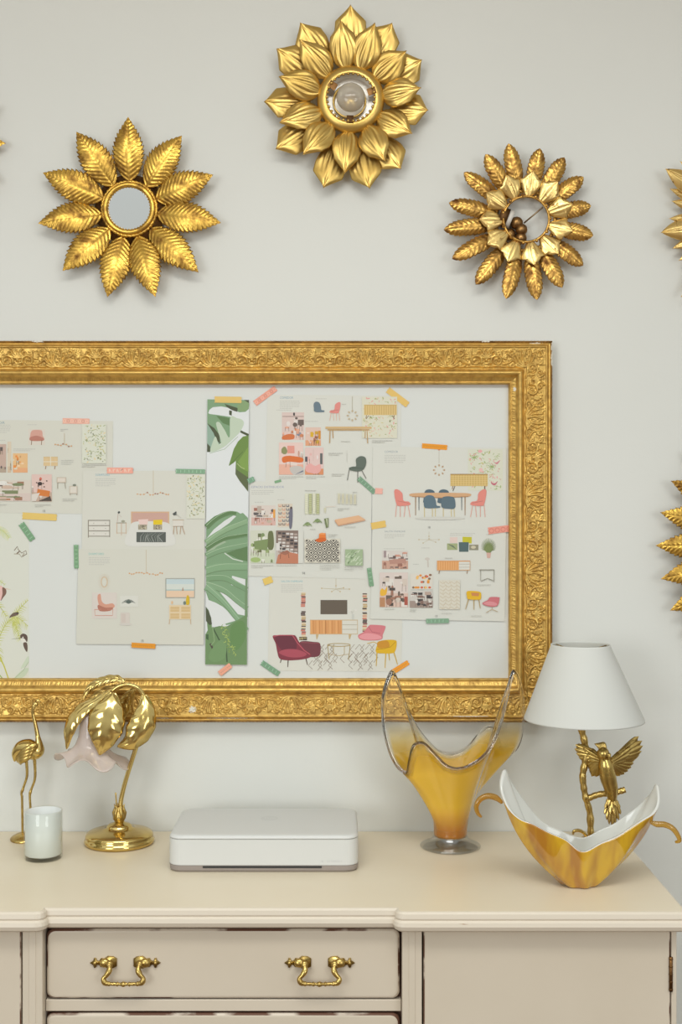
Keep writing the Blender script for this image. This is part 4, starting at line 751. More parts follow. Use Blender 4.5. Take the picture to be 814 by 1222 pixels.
s.lines(531, 665.5, 550, 1, 2, GR, 8); sideboard_pic(s, 521.5, 669.5, 561, 680.5, (226, 160, 96), (212, 138, 72), 0.34)
s.rect(524, 692, 549, 727, (212, 206, 190))
for j in range(8):
    y = 694+j*4.3; s.line([(525+i*3.4, y+(2.4 if i % 2 else 0)) for i in range(8)], 0.6, (190, 172, 140))
for i in range(3): s.line([(528+i*8.3, 693), (533+i*6, 700), (528+i*8.3, 708), (533+i*6, 716), (528+i*8.3, 726)], 0.4, (196, 180, 150))
s.lines(527, 731.5, 545, 1, 2, GR, 9)
s.line([(572, 680), (590, 680)], 0.9, (120, 115, 100)); s.line([(573.5, 680), (573.5, 693), (582, 690), (589.5, 694.5), (589.5, 680)], 0.6, (120, 115, 100)); s.line([(574, 694), (582, 690), (589, 693)], 0.5, (120, 115, 100)); s.lines(569, 697.5, 593, 1, 2, GR, 10)
for pts in ([(559, 715), (555.5, 727)], [(565.5, 715), (565.5, 727.5)], [(571, 713), (573, 726)]): s.line(pts, 0.9, (170, 130, 50), 0.6)
s.curve([(557, 706), (562, 705), (573, 706.5), (574, 713), (572, 715.5), (559, 715), (557, 711)], (222, 170, 20)); s.poly([(562, 707), (572, 707.5), (571, 711.5), (563, 711)], (196, 120, 60))
s.curve([(575.5, 719.5), (582, 716), (585, 712.5), (595, 712.5), (596, 714), (594, 722), (588, 724), (579, 722.5)], (196, 96, 104)); s.curve([(577, 719.8), (584, 717.5), (592, 719.5), (592, 722.5), (582, 722)], (214, 130, 136)); s.line([(587, 724), (587, 727), (580, 731)], 0.6, (170, 140, 90)); s.line([(587, 727), (594, 730)], 0.6, (170, 140, 90)); s.lines(562, 734.5, 583, 1, 2, GR, 12); s.build()
# ---------------------------------------------------------------- washi tapes
TP = [ # cx, cy, len, wid, angle deg (screen, clockwise+), colour, level, label
 (90.5, 502.5, 32, 6.5, 1, (232, 170, 150), 1, 'pink patterned washi tape strip above the floral swatch of the far left page', 'dots'),
 (143, 561.5, 31, 7, 0, (234, 160, 142), 4, 'pink lettered washi tape strip on the top left of the bedroom page', 'text'),
 (227, 562.5, 35, 5.5, 1, (120, 164, 130), 4, 'green washi tape strip at the top right corner of the bedroom page', 'hatch'),
 (47, 616.5, 41, 8, 3, (222, 190, 100), 1, 'yellow washi tape strip under the far left page', ''),
 (32, 634.5, 24, 7.5, 55, (110, 156, 116), 2, 'slanted green washi tape strip above the bird wallpaper', 'hatch'),
 (91, 664, 28, 5.5, 89, (112, 158, 118), 4, 'vertical green washi tape strip on left edge of the bedroom pages', 'hatch'),
 (171, 770.5, 28.5, 6, 3, (224, 140, 28), 4, 'orange washi tape strip below the beach picture page', 'scrib'),
 (272, 477, 32, 7.5, 1, (220, 186, 104), 5, 'yellow washi tape strip at the top of the monstera print', ''),
 (268.5, 799, 17, 6.5, -38, (232, 158, 132), 5, 'short pink slanted tape strip at the foot of the monstera print', 'scrib'),
 (299.5, 573, 8, 6, -25, (112, 158, 128), 5, 'small green tape corner between monstera print and library page', 'hatch'),
 (316.5, 472.5, 31, 7, -36, (232, 152, 132), 1, 'pink slanted washi tape strip at the upper left of the oak table page', 'dots'),
 (474.5, 474, 30, 7.5, 37, (224, 186, 100), 1, 'yellow slanted washi tape strip over the cane sideboard picture', ''),
 (518.5, 533, 30, 6, 4, (230, 142, 30), 3, 'orange washi tape strip above the oval dining table page', 'scrib'),
 (437.5, 579, 26, 6, 42, (112, 152, 124), 3, 'green slanted washi tape strip beside the dark green chair picture', 'hatch'),
 (452, 586, 9, 7, 3, (232, 170, 156), 4, 'small pink tape patch at left edge of the dining room page', ''),
 (451.5, 626.5, 17.5, 8, -10, (222, 184, 92), 4, 'small yellow tape patch between the two right-hand pages', ''),
 (596, 632, 27, 8, -7, (228, 146, 128), 5, 'pink ringed washi tape strip at the right edge beside the frame', 'rings'),
 (442, 688.5, 22, 5.5, 82, (112, 156, 120), 5, 'upright green tape strip between the library and cushion pages', 'hatch'),
 (522, 741, 27, 5.5, -1, (116, 158, 128), 5, 'green washi tape strip at the foot of the cushion page', 'hatch'),
 (319.5, 693, 11, 8, -20, (224, 190, 92), 2, 'small yellow tape patch at top left of the living room page', ''),
 (322.5, 797.5, 25, 6.5, 34, (108, 152, 120), 2, 'green slanted tape strip at bottom left of the living room page', 'hatch'),
 (477.5, 796.5, 23, 6, -32, (234, 146, 34), 2, 'orange slanted tape strip above the left horn of the glass vase', 'scrib'),
 (331.5, 574.5, 8, 3, -15, (112, 158, 118), 2, 'tiny green tape scrap above the library page heading', ''),
]
for (cx, cy, ln, wd, ang, col, lev, lab, pat) in TP:
    col = tuple(int(c*0.86+h*0.14) for c, h in zip(col, (222, 210, 195)))
    a = radians(ang); ca, sa = cos(a), sin(a)
    def R_(u, v): return (cx+u*ca-v*sa, cy+u*sa+v*ca)
    rr = random.Random(int(cx*7)); zig = []
    for k in range(5): zig.append(R_(ln/2+(0.6 if k % 2 else -0.2), -wd/2+wd*k/4))
    zag = [R_(-ln/2+(0.6 if k % 2 else -0.2), wd/2-wd*k/4) for k in range(5)]
    s = Sheet('tape_strip', lab, 'tape', cx-ln/2, cy-wd/2, cx+ln/2, cy+wd/2, lev+0.35, col, zig+zag, group='washi tape strips', thick=0.00012)
    dk = tuple(int(c*0.8) for c in col); lt = tuple(min(240, int(c*1.12+14)) for c in col)
    if pat == 'hatch':
        for k in range(int(ln/1.6)-1): u = -ln/2+1.4+k*1.6; s.line([R_(u, -wd*0.28), R_(u+0.7*rr.uniform(-1, 1), wd*0.28)], 0.5, dk if k % 3 else lt); s.n -= 1
    elif pat == 'scrib':
        for k in range(int(ln/2.4)-1): u = -ln/2+2+k*2.4; s.line([R_(u, -wd*0.15), R_(u+0.8, wd*0.15), R_(u+1.5, -wd*0.1)], 0.5, dk); s.n -= 1
    elif pat == 'dots':
        for k in range(int(ln/4.4)): u = -ln/2+2.6+k*4.4; s.ring(*R_(u, 0), 1.7, 1.7, 0.5, dk if k % 2 else lt, 10); s.n -= 1
    elif pat == 'rings':
        for k in range(4): u = -ln/2+4+k*7; s.ring(*R_(u, 0.3), 2.6, 2.6, 0.8, (206, 110, 96), 14); s.n -= 1
    elif pat == 'text':
        for k in range(6): 
            u = -ln/2+3+k*4.6; s.line([R_(u, -2), R_(u, 2)], 1.0, lt); s.line([R_(u, 0 if k % 2 else -2), R_(u+2.4, -2 if k % 2 else 2)], 0.8, lt if k != 3 else (150, 120, 110)); s.n -= 1
    s.build()
# ================================================================ wall sunbursts
def leaf_mesh(name, m, L, W, shape, nu=64, nv=17, teeth=0, tooth=0.0, veins=0, vdepth=0.0, slant=0.6, arch=0.0, groove=0.0, cup=0.0, thick=0.0009, wav=0.0, crease=()):
    """local x length, y width, z outwards"""
    V = []; Fc = []
    ts, wsh = zip(*shape)
    for i in range(nu+1):
        t = i/nu; w_ = interp(t, ts, wsh)*W/2
        for j in range(nv):
            v = -1+2*j/(nv-1); av = abs(v)
            saw = ((t*teeth) % 1.0) if teeth else 0
            ww = w_*(1+tooth*(saw-0.5)*(av**3)) ; 
            x = t*L+(tooth*0.9*w_*(saw-0.3)*(av**4) if teeth else 0)
            y = v*ww
            z = arch*sin(pi*min(1, t*1.0))*L - cup*(v*v)*w_ + groove*(-math.exp(-(v/0.10)**2)+0.0)
            if veins:
                ph = (t-slant*av*w_/L)*veins; z += vdepth*(abs((ph % 1.0)-0.5)*2-0.5)*min(1, av*3)*(1 if t < 0.97 else 0)
            for (v0, dp) in crease: z += dp*math.exp(-((v-v0*(1-t*0.6))/0.09)**2)*sin(pi*min(1, max(0, (t-0.05)/0.8)))
            if wav: z += wav*sin(t*9+v*2.2)*av
            V.append((x, y, z))
    for i in range(nu):
        for j in range(nv-1):
            a = i*nv+j; Fc.append((a, a+nv, a+nv+1, a+1))
    o = new_obj(name, V, Fc, m); solid(o, thick); return o
def place_leaf(proto, first, parent, ang, L, L0, r0, z, tilt, roll=0.0, ws=1.0, name=None):
    o = proto if first else proto.copy()
    if not first: COL.objects.link(o)
    if name: o.name = name
    o.parent = parent; o.location = (r0*cos(ang), r0*sin(ang), z); o.rotation_euler = (roll, -tilt, ang); o.scale = (L/L0, ws, 1); return o
def star_root(name, label, cat, cx, cy, grp=None, lift=0.03):
    p = at(cx, cy, D-lift); r = empty(name, (p.x, D, p.z), (pi/2, 0, 0)); tag(r, label, cat, grp); return r
SS = F/(D-0.03)
def disc_mb(b, r, z0, z1, n=48, m=0): return b.lathe([(0, z0), (r, z0), (r, z1), (0, z1)], (0, 0, 0), n, m)
def torus(b, R, r, z, n=64, k=10, m=0, tw=0, amp=0):
    P = []
    for i in range(n):
        a = 2*pi*i/n; row = []
        for j in range(k):
            q = 2*pi*j/k; rr = r*(1+amp*sin(tw*a+q)) if tw else r
            row.append(((R+rr*cos(q))*cos(a), (R+rr*cos(q))*sin(a), z+rr*sin(q)))
        P.append(row)
    return b.grid(P, cu=True, cv=True, m=m)
SERR = [(0, 0.10), (0.04, 0.34), (0.12, 0.62), (0.25, 0.88), (0.38, 1.0), (0.5, 0.98), (0.62, 0.86), (0.74, 0.66), (0.84, 0.42), (0.92, 0.22), (0.97, 0.09), (1, 0.005)]
def serrated_star(label, cx, cy, tips, r0px, wpx, mirror_r, grp=None, name='sunburst_mirror'):
    root = star_root(name, label, 'mirror', cx, cy, grp)
    L0 = 76/SS; pr = leaf_mesh('leaf', M['leaf_antique'], L0, wpx/SS, SERR, nu=104, nv=21, teeth=15, tooth=0.20, veins=15, vdepth=0.0016, slant=0.75, arch=0.10, groove=0.0012, cup=0.22)
    for i, (tx, ty) in enumerate(tips):
        dx, dy = tx-cx, -(ty-cy); L = (hypot(dx, dy)-r0px)/SS
        place_leaf(pr, i == 0, root, atan2(dy, dx), L, L0, r0px/SS, 0.017+0.0025*(i % 2), 0.10+0.03*((i*7) % 3), roll=0.05*((i % 3)-1))
    k = mirror_r/25.0
    disc_mb(MB(), (r0px+9)/SS, 0.004, 0.014).build('back_plate', M['dark_metal'], root)
    disc_mb(MB(), 0.012, 0.0, 0.0045, 24).build('wall_bracket', M['dark_metal'], root)
    b = MB(); torus(b, 28.5*k/SS, 3.4*k/SS, 0.024, 72, 12); torus(b, 32.4*k/SS, 2.0*k/SS, 0.021, 160, 10, tw=44, amp=0.25)
    n = int(44*k)
    for i in range(n): a = 2*pi*i/n; b.ball((25.6*k/SS*cos(a), 25.6*k/SS*sin(a), 0.025), 1.3/SS, 6)
    b.build('mirror_rim', M['leaf_antique'], root)
    disc_mb(MB(), 26.2*k/SS, 0.014, 0.022).build('mirror_glass', M['mirror'], root, smooth=False).rotation_euler = (0.045, 0, 0)
    return root
tips1 = [(x/2.907, 110+y/2.907) for x, y in ((445, 86), (633, 153), (743, 290), (768, 455), (691, 628), (543, 716), (373, 712), (219, 623), (134, 459), (150, 281), (266, 139))]
serrated_star('gilt sunburst mirror with eleven broad serrated leaves, upper left of the wall above the frame', 153.5, 248, tips1, 33, 37, 25)
# cropped at the left edge
c0 = (-98, 171); serrated_star('gilt leaf sunburst mirror at the left edge of the photo, only its leaf tips showing', *c0, [(c0[0]+105*cos(2*pi*k/14), c0[1]+105*sin(2*pi*k/14)) for k in range(14)], 33, 30, 25)
# large one cropped at right edge
c1 = (972, 651)
serrated_star('large gilt serrated leaf sunburst mirror cropped by the right edge, beside the picture frame', *c1, [(c1[0]-190*cos(2*pi*k/30), c1[1]-190*sin(2*pi*k/30)) for k in range(30)], 106, 33, 80)
# ---- upper centre: satin gold leaf lamp
cx, cy = 300+420/3.539, 411/3.539
root = star_root('wall_lamp', 'satin gold wall lamp with two rings of broad leaves around a clear bulb, top centre', 'wall lamp', cx, cy, lift=0.05)
BROAD = [(0, 0.06), (0.05, 0.30), (0.14, 0.66), (0.26, 0.92), (0.38, 1.0), (0.52, 0.97), (0.64, 0.84), (0.70, 0.80), (0.74, 0.66), (0.84, 0.40), (0.93, 0.16), (1, 0.005)]
OUT_ = [(0, 0.3), (0.2, 0.66), (0.38, 0.9), (0.54, 1.0), (0.66, 0.98), (0.72, 0.97), (0.77, 0.80), (0.86, 0.46), (0.94, 0.18), (1, 0.005)]
inner = [(375, 84), (522, 100), (657, 214), (720, 376), (682, 568), (566, 690), (395, 737), (217, 662), (117, 522), (113, 330), (200, 168)]
outer = [(418, 12), (597, 88), (725, 243), (752, 460), (635, 713), (500, 800), (303, 796), (99, 630), (49, 425), (102, 200), (203, 88)]
Lo = 62/SS; po = leaf_mesh('outer_leaf', M['leaf_satin'], Lo, 38/SS, OUT_, nu=44, nv=25, arch=0.06, groove=0.0022, cup=0.28, crease=((0.45, -0.0036), (-0.45, -0.0036), (0.85, -0.0020), (-0.85, -0.0020)), wav=0.0022)
Li = 54/SS; pi_ = leaf_mesh('inner_leaf', M['leaf_satin'], Li, 36/SS, BROAD, nu=44, nv=25, arch=0.10, groove=0.0026, cup=0.34, crease=((0.45, -0.0042), (-0.45, -0.0042), (0.85, -0.0024), (-0.85, -0.0024)), wav=0.0026)
S2 = F/(D-0.05)
for i, (x, y) in enumerate(outer):
    dx, dy = (x-420)/3.539, -(y-411)/3.539; L = (hypot(dx, dy)-48)/S2; place_leaf(po, i == 0, root, atan2(dy, dx), L, Lo, 48/S2, 0.020+0.002*(i % 2), 0.22, roll=0.08*((i % 3)-1))
for i, (x, y) in enumerate(inner):
    dx, dy = (x-420)/3.539, -(y-411)/3.539; L = (hypot(dx, dy)-35)/S2; place_leaf(pi_, i == 0, root, atan2(dy, dx), L, Li, 35/S2, 0.036+0.003*(i % 2), 0.18+0.04*(i % 2), roll=0.10*((i % 3)-1))
b = MB(); prof = [(47, 0.010), (43, 0.030), (40.5, 0.045), (37, 0.053), (33, 0.055), (30, 0.053), (28.3, 0.048), (27.5, 0.040), (28.5, 0.036), (32, 0.030), (40, 0.010), (47, 0.010)]
b.lathe([(r/S2, z) for r, z in []]+[(r/S2, z) for r, z in ((40.5, 0.030), (40.3, 0.038), (38.8, 0.0435), (36, 0.048), (32.5, 0.0505), (29.5, 0.051), (28.6, 0.0495), (29.5, 0.047), (33, 0.045), (38, 0.036), (40.5, 0.030))], n=96)
for i in range(30): a = 2*pi*i/30; b.ball((28.4/S2*cos(a), 28.4/S2*sin(a), 0.0515), 1.9/S2, 8, sc=(1, 1, 1))
b.build('lamp_ring', M['leaf_satin'], root)
b = MB(); disc_mb(b, 20/S2, 0.0, 0.017); b.lathe([(9/S2, 0.006), (9/S2, 0.03), (0, 0.03)], n=24); b.build('lamp_holder', M['leaf_light'], root)
b = MB(); b.lathe([(17.5/S2, 0.019), (19.5/S2, 0.019), (20.5/S2, 0.034), (18.5/S2, 0.034), (17.5/S2, 0.019)], (-1.5/S2, -1.5/S2, 0), n=40); b.build('inner_collar', M['leaf_satin'], root)
MB().lathe([(0, 0.019), (29/S2, 0.019), (35/S2, 0.026), (35/S2, 0.024), (29/S2, 0.017), (0, 0.017)], n=48).build('reflector', mat('reflector_satin', (0.80, 0.78, 0.72, 1), 0.3, 0.3), root, smooth=False)
for a_ in (146, 17, 268):
    a = radians(a_); t_ = Vector((-sin(a), cos(a), 0)); d_ = Vector((cos(a), sin(a), 0)); V_ = [d_*(r_/S2)+t_*(w_/S2)+Vector((0, 0, z_+0.002*q_)) for q_ in (0, 1) for (r_, w_, z_) in ((21, -4.2, 0.046), (31, -4.2, 0.0495), (31, 4.2, 0.0495), (21, 4.2, 0.046))]
    MB().add(V_, [(3, 2, 1, 0), (4, 5, 6, 7)]+[(i, (i+1) % 4, (i+1) % 4+4, i+4) for i in range(4)]).build('bracket', M['dark_metal'], root, smooth=False)
b = MB(); b.lathe([(0, 0.072), (5/S2, 0.0712), (10/S2, 0.0685), (14/S2, 0.064), (16.5/S2, 0.057), (17.2/S2, 0.050), (16.5/S2, 0.043), (13/S2, 0.036), (9/S2, 0.031), (8/S2, 0.026), (0, 0.026)], n=40)
M['bulb'] = tglass('bulb_glass', (0.97, 0.96, 0.93, 1), 0.3, 1.3, (0.75, 0.71, 0.62, 1), 0.55)
b.build('bulb', M['bulb'], root)
# ---- right: bronze feather-leaf lamp
cx, cy = 515+308/2.722, 155+290/2.722
root = star_root('wall_lamp', 'bronze gilt wall lamp with sixteen slender leaves and open ring showing its socket, upper right', 'wall lamp', cx, cy, lift=0.04)
S3 = F/(D-0.04)
SL = [(0, 0.3), (0.1, 0.55), (0.25, 0.84), (0.42, 1.0), (0.6, 1.0), (0.76, 0.9), (0.87, 0.68), (0.95, 0.38), (1, 0.02)]
TU = [(0, 0.30), (0.15, 0.5), (0.35, 0.78), (0.52, 0.98), (0.66, 1.05), (0.70, 0.70), (0.78, 0.62), (0.86, 0.42), (1, 0.01)]
tips3 = [(250, 43), (351, 60), (433, 88), (494, 153), (520, 244), (526, 345), (494, 441), (424, 516), (343, 553), (240, 553), (143, 503), (64, 423), (39, 325), (54, 239), (105, 137), (173, 80)]
Lo = 62/S3; po = leaf_mesh('outer_leaf', M['leaf_bronze'], Lo, 20/S3, SL, nu=80, nv=15, teeth=11, tooth=0.16, veins=11, vdepth=0.0012, slant=0.9, arch=0.08, groove=0.0016, cup=0.35, wav=0.0006)
for i, (x, y) in enumerate(tips3):
    dx, dy = (x-308)/2.722, -(y-290)/2.722; L = (hypot(dx, dy)-34)/S3; place_leaf(po, i == 0, root, atan2(dy, dx), L, Lo, 34/S3, 0.026+0.002*(i % 2), 0.12+0.05*(i % 2), roll=0.12*((i % 3)-1))
Li = 31/S3; pi_ = leaf_mesh('inner_leaf', M['leaf_light'], Li, 27/S3, TU, nu=30, nv=17, arch=0.05, groove=0.0022, cup=0.30, crease=((0.6, -0.0014), (-0.6, -0.0014)), wav=0.001)
for i in range(11):
    a = radians(83-i*360/11); place_leaf(pi_, i == 0, root, a, Li, Li, 26.5/S3, 0.038+0.002*(i % 2), 0.20, roll=0.08*((i % 3)-1))
b = MB(); torus(b, 27.2/S3, 1.5/S3, 0.040, 72, 10); torus(b, 36/S3, 2.6/S3, 0.024, 48, 8)
for i in range(11): a = radians(83-(i+0.5)*360/11); b.ball((28.5/S3*cos(a), 28.5/S3*sin(a), 0.041), 2.2/S3, 8)
b.build('lamp_ring', M['leaf_bronze'], root)
def q3(x, y, z): return ((585+x/9.044-cx)/S3, -(225+y/9.044-cy)/S3, z)
MB().tube([q3(575, 195, 0.036), q3(380, 350, 0.020)], 1.0/S3, 8).build('cross_rod', M['old_metal'], root)
b = MB(); b.tube([q3(110, 270, 0.022), q3(200, 305, 0.023)], 11.5/S3, 20); b.build('socket', M['dark_metal'], root)
b = MB(); b.tube([q3(203, 306, 0.023), q3(245, 324, 0.0235)], 11/S3, 20); b.build('socket_collar', mat('porcelain', (0.62, 0.58, 0.52, 1), 0.5), root)
b = MB(); b.ball(q3(300, 350, 0.020), 7.8/S3, 16); b.ball(q3(350, 425, 0.022), 7.4/S3, 16); b.ball(q3(345, 515, 0.020), 7.4/S3, 16); b.ball(q3(225, 470, 0.016), 7.5/S3, 16)
b.build('knotted_stem', gold('brown_gilt', (0.36, 0.20, 0.07, 1), (0.14, 0.07, 0.03, 1), 60, 0.4, 0.7), root)
b = MB(); b.tube([q3(345, 520, 0.0), q3(345, 520, 0.02)], 3/S3, 10); b.tube([q3(130, 440, 0.026), q3(360, 560, 0.024)], 2.0/S3, 8); b.build('wall_mount', M['dark_metal'], root)
b = MB()
for k in range(4): a = pi/4+k*pi/2; b.tube([(36/S3*cos(a), 36/S3*sin(a), 0), (36/S3*cos(a), 36/S3*sin(a), 0.024)], 1.5/S3, 8)
b.build('standoff', M['dark_metal'], root)
# ---- cropped at the right: pale gold lily leaves
cx, cy = 892, 262
root = star_root('sunburst_ornament', 'pale gold sunburst of folded lily leaves cropped by the right edge, beside the bronze lamp', 'wall ornament', cx, cy)
LI = [(0, 0.35), (0.2, 0.7), (0.45, 1.0), (0.65, 0.92), (0.82, 0.58), (0.93, 0.26), (1, 0.005)]
Ll = 66/SS; pa = leaf_mesh('large_leaf', M['leaf_light'], Ll, 28/SS, LI, nu=36, nv=19, arch=0.08, groove=0.003, cup=0.4, crease=((0.3, 0.0016), (-0.3, 0.0016)))
pb = leaf_mesh('small_leaf', M['leaf_light'], 52/SS, 15/SS, LI, nu=30, nv=13, arch=0.08, groove=0.002, cup=0.4)
tl = [(792, 203.5), (787, 279)]; ts_ = [(799.5, 225.5), (801.5, 240), (798.5, 261), (802.5, 296.5), (810, 311), (811, 193), (812, 355)]
def mirror_pts(P): return P
k1 = k2 = 0
angs = [atan2(-(y-cy), x-cx) for x, y in tl]; d_ = abs((angs[0]-angs[1]+pi) % (2*pi)-pi); base_a = angs[0]
for i in range(9):
    a = pi+0.17-0.34*0-i*2*pi/9; a = (atan2(-(279-cy), 787-cx))+i*2*pi/9*(-1)
    if i == 0: L = hypot(787-cx, 279-cy)
    elif i == 1: a = angs[0]; L = hypot(792-cx, 203.5-cy)
    else: L = 106
    place_leaf(pa, i == 0, root, a, (L-40)/SS, Ll, 40/SS, 0.028, 0.12)
k = 0
for (x, y) in ts_:
    a = atan2(-(y-cy), x-cx); place_leaf(pb, k == 0, root, a, (hypot(x-cx, y-cy)-40)/SS, 52/SS, 40/SS, 0.020+0.001*(k % 3), 0.10); k += 1
for q in range(10): place_leaf(pb, False, root, -pi*0.5+q*pi/10, 54/SS, 52/SS, 40/SS, 0.020, 0.10)
b = MB(); torus(b, 40/SS, 5/SS, 0.024, 60, 10); disc_mb(b, 42/SS, 0.0, 0.016); b.build('ring', M['leaf_light'], root)

# ================================================================ things on the sideboard
def set_point_col(o, fn):
    a = o.data.color_attributes.new('Col', 'FLOAT_COLOR', 'POINT'); buf = []
    for v in o.data.vertices: buf.extend(fn(v.co))
    a.data.foreach_set('color', buf)
def on_top(px, Y): return Vector(((px-407)/F*Y, Y, TOP))
# ---- flamingo
Yf = 2.73; base = on_top(31.5, Yf); root = empty('flamingo_figurine', base)
tag(root, 'slender brass flamingo figurine standing behind the white candle', 'figurine')
def A(px, py, dy=0.0): return at(px, py, Yf+dy)-base
MB().lathe([(0, 0), (0.036, 0), (0.0365, 0.003), (0.033, 0.007), (0.022, 0.013), (0.010, 0.0165), (0, 0.0175)], n=40, wob=lambda a, z: 0.03*sin(3*a)).build('base', M['brass_old'], root)
for i_, pts in enumerate(([(31, 903), (32.3, 920), (31.5, 929), (27.5, 941), (25.6, 947), (26.3, 952), (26.6, 970), (26.9, 998)], [(41, 903), (42, 922), (41, 932), (37, 943), (35.6, 950), (36.2, 962), (36.5, 975), (36.2, 998)])):
    dy = -0.004 if i_ == 0 else 0.006
    p = catmull([A(x, y, dy) for x, y in pts], 5); n = len(p)
    MB().tube(p, [interp(k/n, [0, 0.1, 0.4, 0.47, 0.55, 1], [0.0042, 0.0032, 0.0026, 0.0036, 0.0026, 0.0027]) for k in range(n)], 10).build('leg', M['brass_old'], root)
b = MB(); p = catmull([A(17.3, 909), (A(20, 899)), A(26, 893.5), A(33, 893), A(40, 896), A(45.5, 895), A(46.5, 888), A(45, 879), A(43, 868), A(40.8, 858), A(39.2, 850), A(40, 844), A(42.2, 840.5)], 6); n = len(p)
b.tube(p, [interp(k/n, [0, .06, .15, .25, .36, .43, .5, .58, .75, .88, .93, 1], [0.001, 0.010, 0.0175, 0.0215, 0.020, 0.0135, 0.0085, 0.0052, 0.0038, 0.0040, 0.0052, 0.0045]) for k in range(n)], 18)
b.build('body', M['brass'], root)
b = MB(); b.ball(A(42.3, 840.5), 0.0065, 12, sc=(1.1, 0.9, 1)); b.tube([A(43, 838), A(45.5, 835.5), A(47.5, 838), A(48, 843)], [0.0042, 0.0036, 0.0028, 0.0008], 8); b.build('head', M['brass'], root)
for sg in (-1, 1):
    b = MB()
    for k in range(4):
        pts = catmull([A(44-k*1.5, 888+k*3.5, sg*0.016), A(36-k, 892+k*4, sg*0.0215), A(26-k*0.4, 899+k*3.2, sg*0.019), A(18.5+k*2, 908+k*1.5, sg*0.008)], 5); m_ = len(pts)
        b.tube(pts, [0.0065*sin(pi*(0.12+0.88*q/m_))+0.0006 for q in range(m_)], 8, flat=0.5)
    b.build('wing', M['brass_old'], root)
# ---- candle
Yc = 2.583; base = on_top(51.7, Yc); root = empty('candle', base)
tag(root, 'white candle in a clear-bottomed glass tumbler in front of the brass flamingo', 'candle')
R = 0.0405; H = 0.103
MB().lathe([(0, 0), (R-0.003, 0), (R, 0.003), (R, H-0.0015), (R-0.001, H), (R-0.002, H-0.0015), (R-0.0022, 0.009), (R-0.006, 0.0075), (0, 0.0075)], n=64).build('glass_jar', M['jar'], root)
M['milk'] = mat('white_coating', (0.82, 0.83, 0.81, 1), 0.25)
MB().lathe([(0, 0.0085), (R-0.0035, 0.0095), (R-0.0027, 0.011), (R-0.0027, H-0.002), (R-0.0042, H-0.002), (R-0.0042, 0.08), (0, 0.08)], n=64).build('wax', mat('candle_wax', (0.74, 0.76, 0.73, 1), 0.4, Subsurface_Weight=0.0), root)
MB().tube([(0, 0, 0.079), (0.001, 0, 0.086)], 0.0009, 6).build('wick', M['black'], root)
# ---- leaf lamp
Yl = 2.70; base = on_top(142.5, Yl); root = empty('table_lamp', base)
tag(root, 'brass table lamp with drooping leaves over a frosted flower glass shade', 'lamp')
def A(px, py, dy=0.0): return at(px, py, Yl+dy)-base
pr = [(0, 0), (0.073, 0), (0.0765, 0.003), (0.0775, 0.008), (0.0755, 0.012), (0.0735, 0.0135), (0.075, 0.018), (0.073, 0.023), (0.068, 0.026), (0.058, 0.029), (0.040, 0.032), (0.0285, 0.035), (0.0275, 0.039), (0.023, 0.043), (0.013, 0.046), (0.0095, 0.050), (0, 0.050)]
MB().lathe(pr, n=72).build('base', M['brass'], root)
b = MB(); b.lathe([(0, 0.047), (0.008, 0.047), (0.013, 0.055), (0.0125, 0.064), (0.008, 0.073), (0.010, 0.080), (0.006, 0.083), (0, 0.083)], n=32, wob=lambda a, z: 0.13*abs(sin(3*a)))
for k in range(6):
    a = k*pi/3; b.tube([(0.011*cos(a), 0.011*sin(a), 0.056), (0.0125*cos(a), 0.0125*sin(a), 0.068), (0.0085*cos(a), 0.0085*sin(a), 0.080), (0.012*cos(a), 0.012*sin(a), 0.088)], [0.003, 0.004, 0.0028, 0.0003], 8)
b.build('bud_collar', M['brass_old'], root)
MB().tube(catmull([A(138, 976), A(138.8, 960), A(138, 946)], 5), [0.0016]*10+[0.0018], 8).build('switch_stalk', M['brass_old'], root)
st = catmull([A(142.5, 976), A(144.5, 955), A(149, 935), (A(156, 912)), A(163.5, 889), A(171, 866), A(174.5, 848), A(172, 832), A(164, 821), A(151, 817), A(140, 820), A(131, 829), A(126, 841), A(122, 850)], 7); n = len(st)
MB().tube(st, [interp(k/n, [0, .5, .8, 1], [0.0052, 0.0048, 0.0046, 0.0042]) for k in range(n)], 14).build('stem', M['brass'], root)
# shade: ruffled bell
M['frost'] = tglass('frosted_glass', (0.95, 0.92, 0.90, 1), 0.0, 1.1, (0.80, 0.71, 0.66, 1), 0.68)
def shade_tex(m):
    nt = m.node_tree; b_ = [n for n in nt.nodes if n.type == 'BSDF_DIFFUSE'][0]; tc = nt.nodes.new('ShaderNodeTexCoord'); v = nt.nodes.new('ShaderNodeTexVoronoi'); v.inputs['Scale'].default_value = 160
    bp = nt.nodes.new('ShaderNodeBump'); bp.inputs['Distance'].default_value = 0.0008; nt.links.new(tc.outputs['Object'], v.inputs[0]); nt.links.new(v.outputs[0], bp.inputs['Height']); nt.links.new(bp.outputs[0], b_.inputs['Normal'])
shade_tex(M['frost'])
top_ = A(107, 848, -0.004); bot = A(110.5, 912, -0.004); ax = (bot-top_)
X_ = Vector((0.985, 0, -0.13)).normalized(); Yv = Vector((0, 1, -0.05)).normalized()
rows = []
for i in range(34):
    t = i/33; r = interp(t, [0, 0.08, 0.25, 0.5, 0.68, 0.82, 0.92, 1.0], [0.006, 0.020, 0.023, 0.028, 0.036, 0.048, 0.062, 0.076])
    row = []
    for k in range(120):
        a = 2*pi*k/120; f = max(0, (t-0.45)/0.55); rr = r*(1+0.11*f*f*sin(6*a+0.6))
        p = top_+ax*t+X_*(rr*cos(a))+Yv*(rr*sin(a))-ax.normalized()*(-0.011*f*f*sin(6*a+1.9)) + ax.normalized()*(-0.010*f*f*f)
        row.append(p)
    rows.append(row)
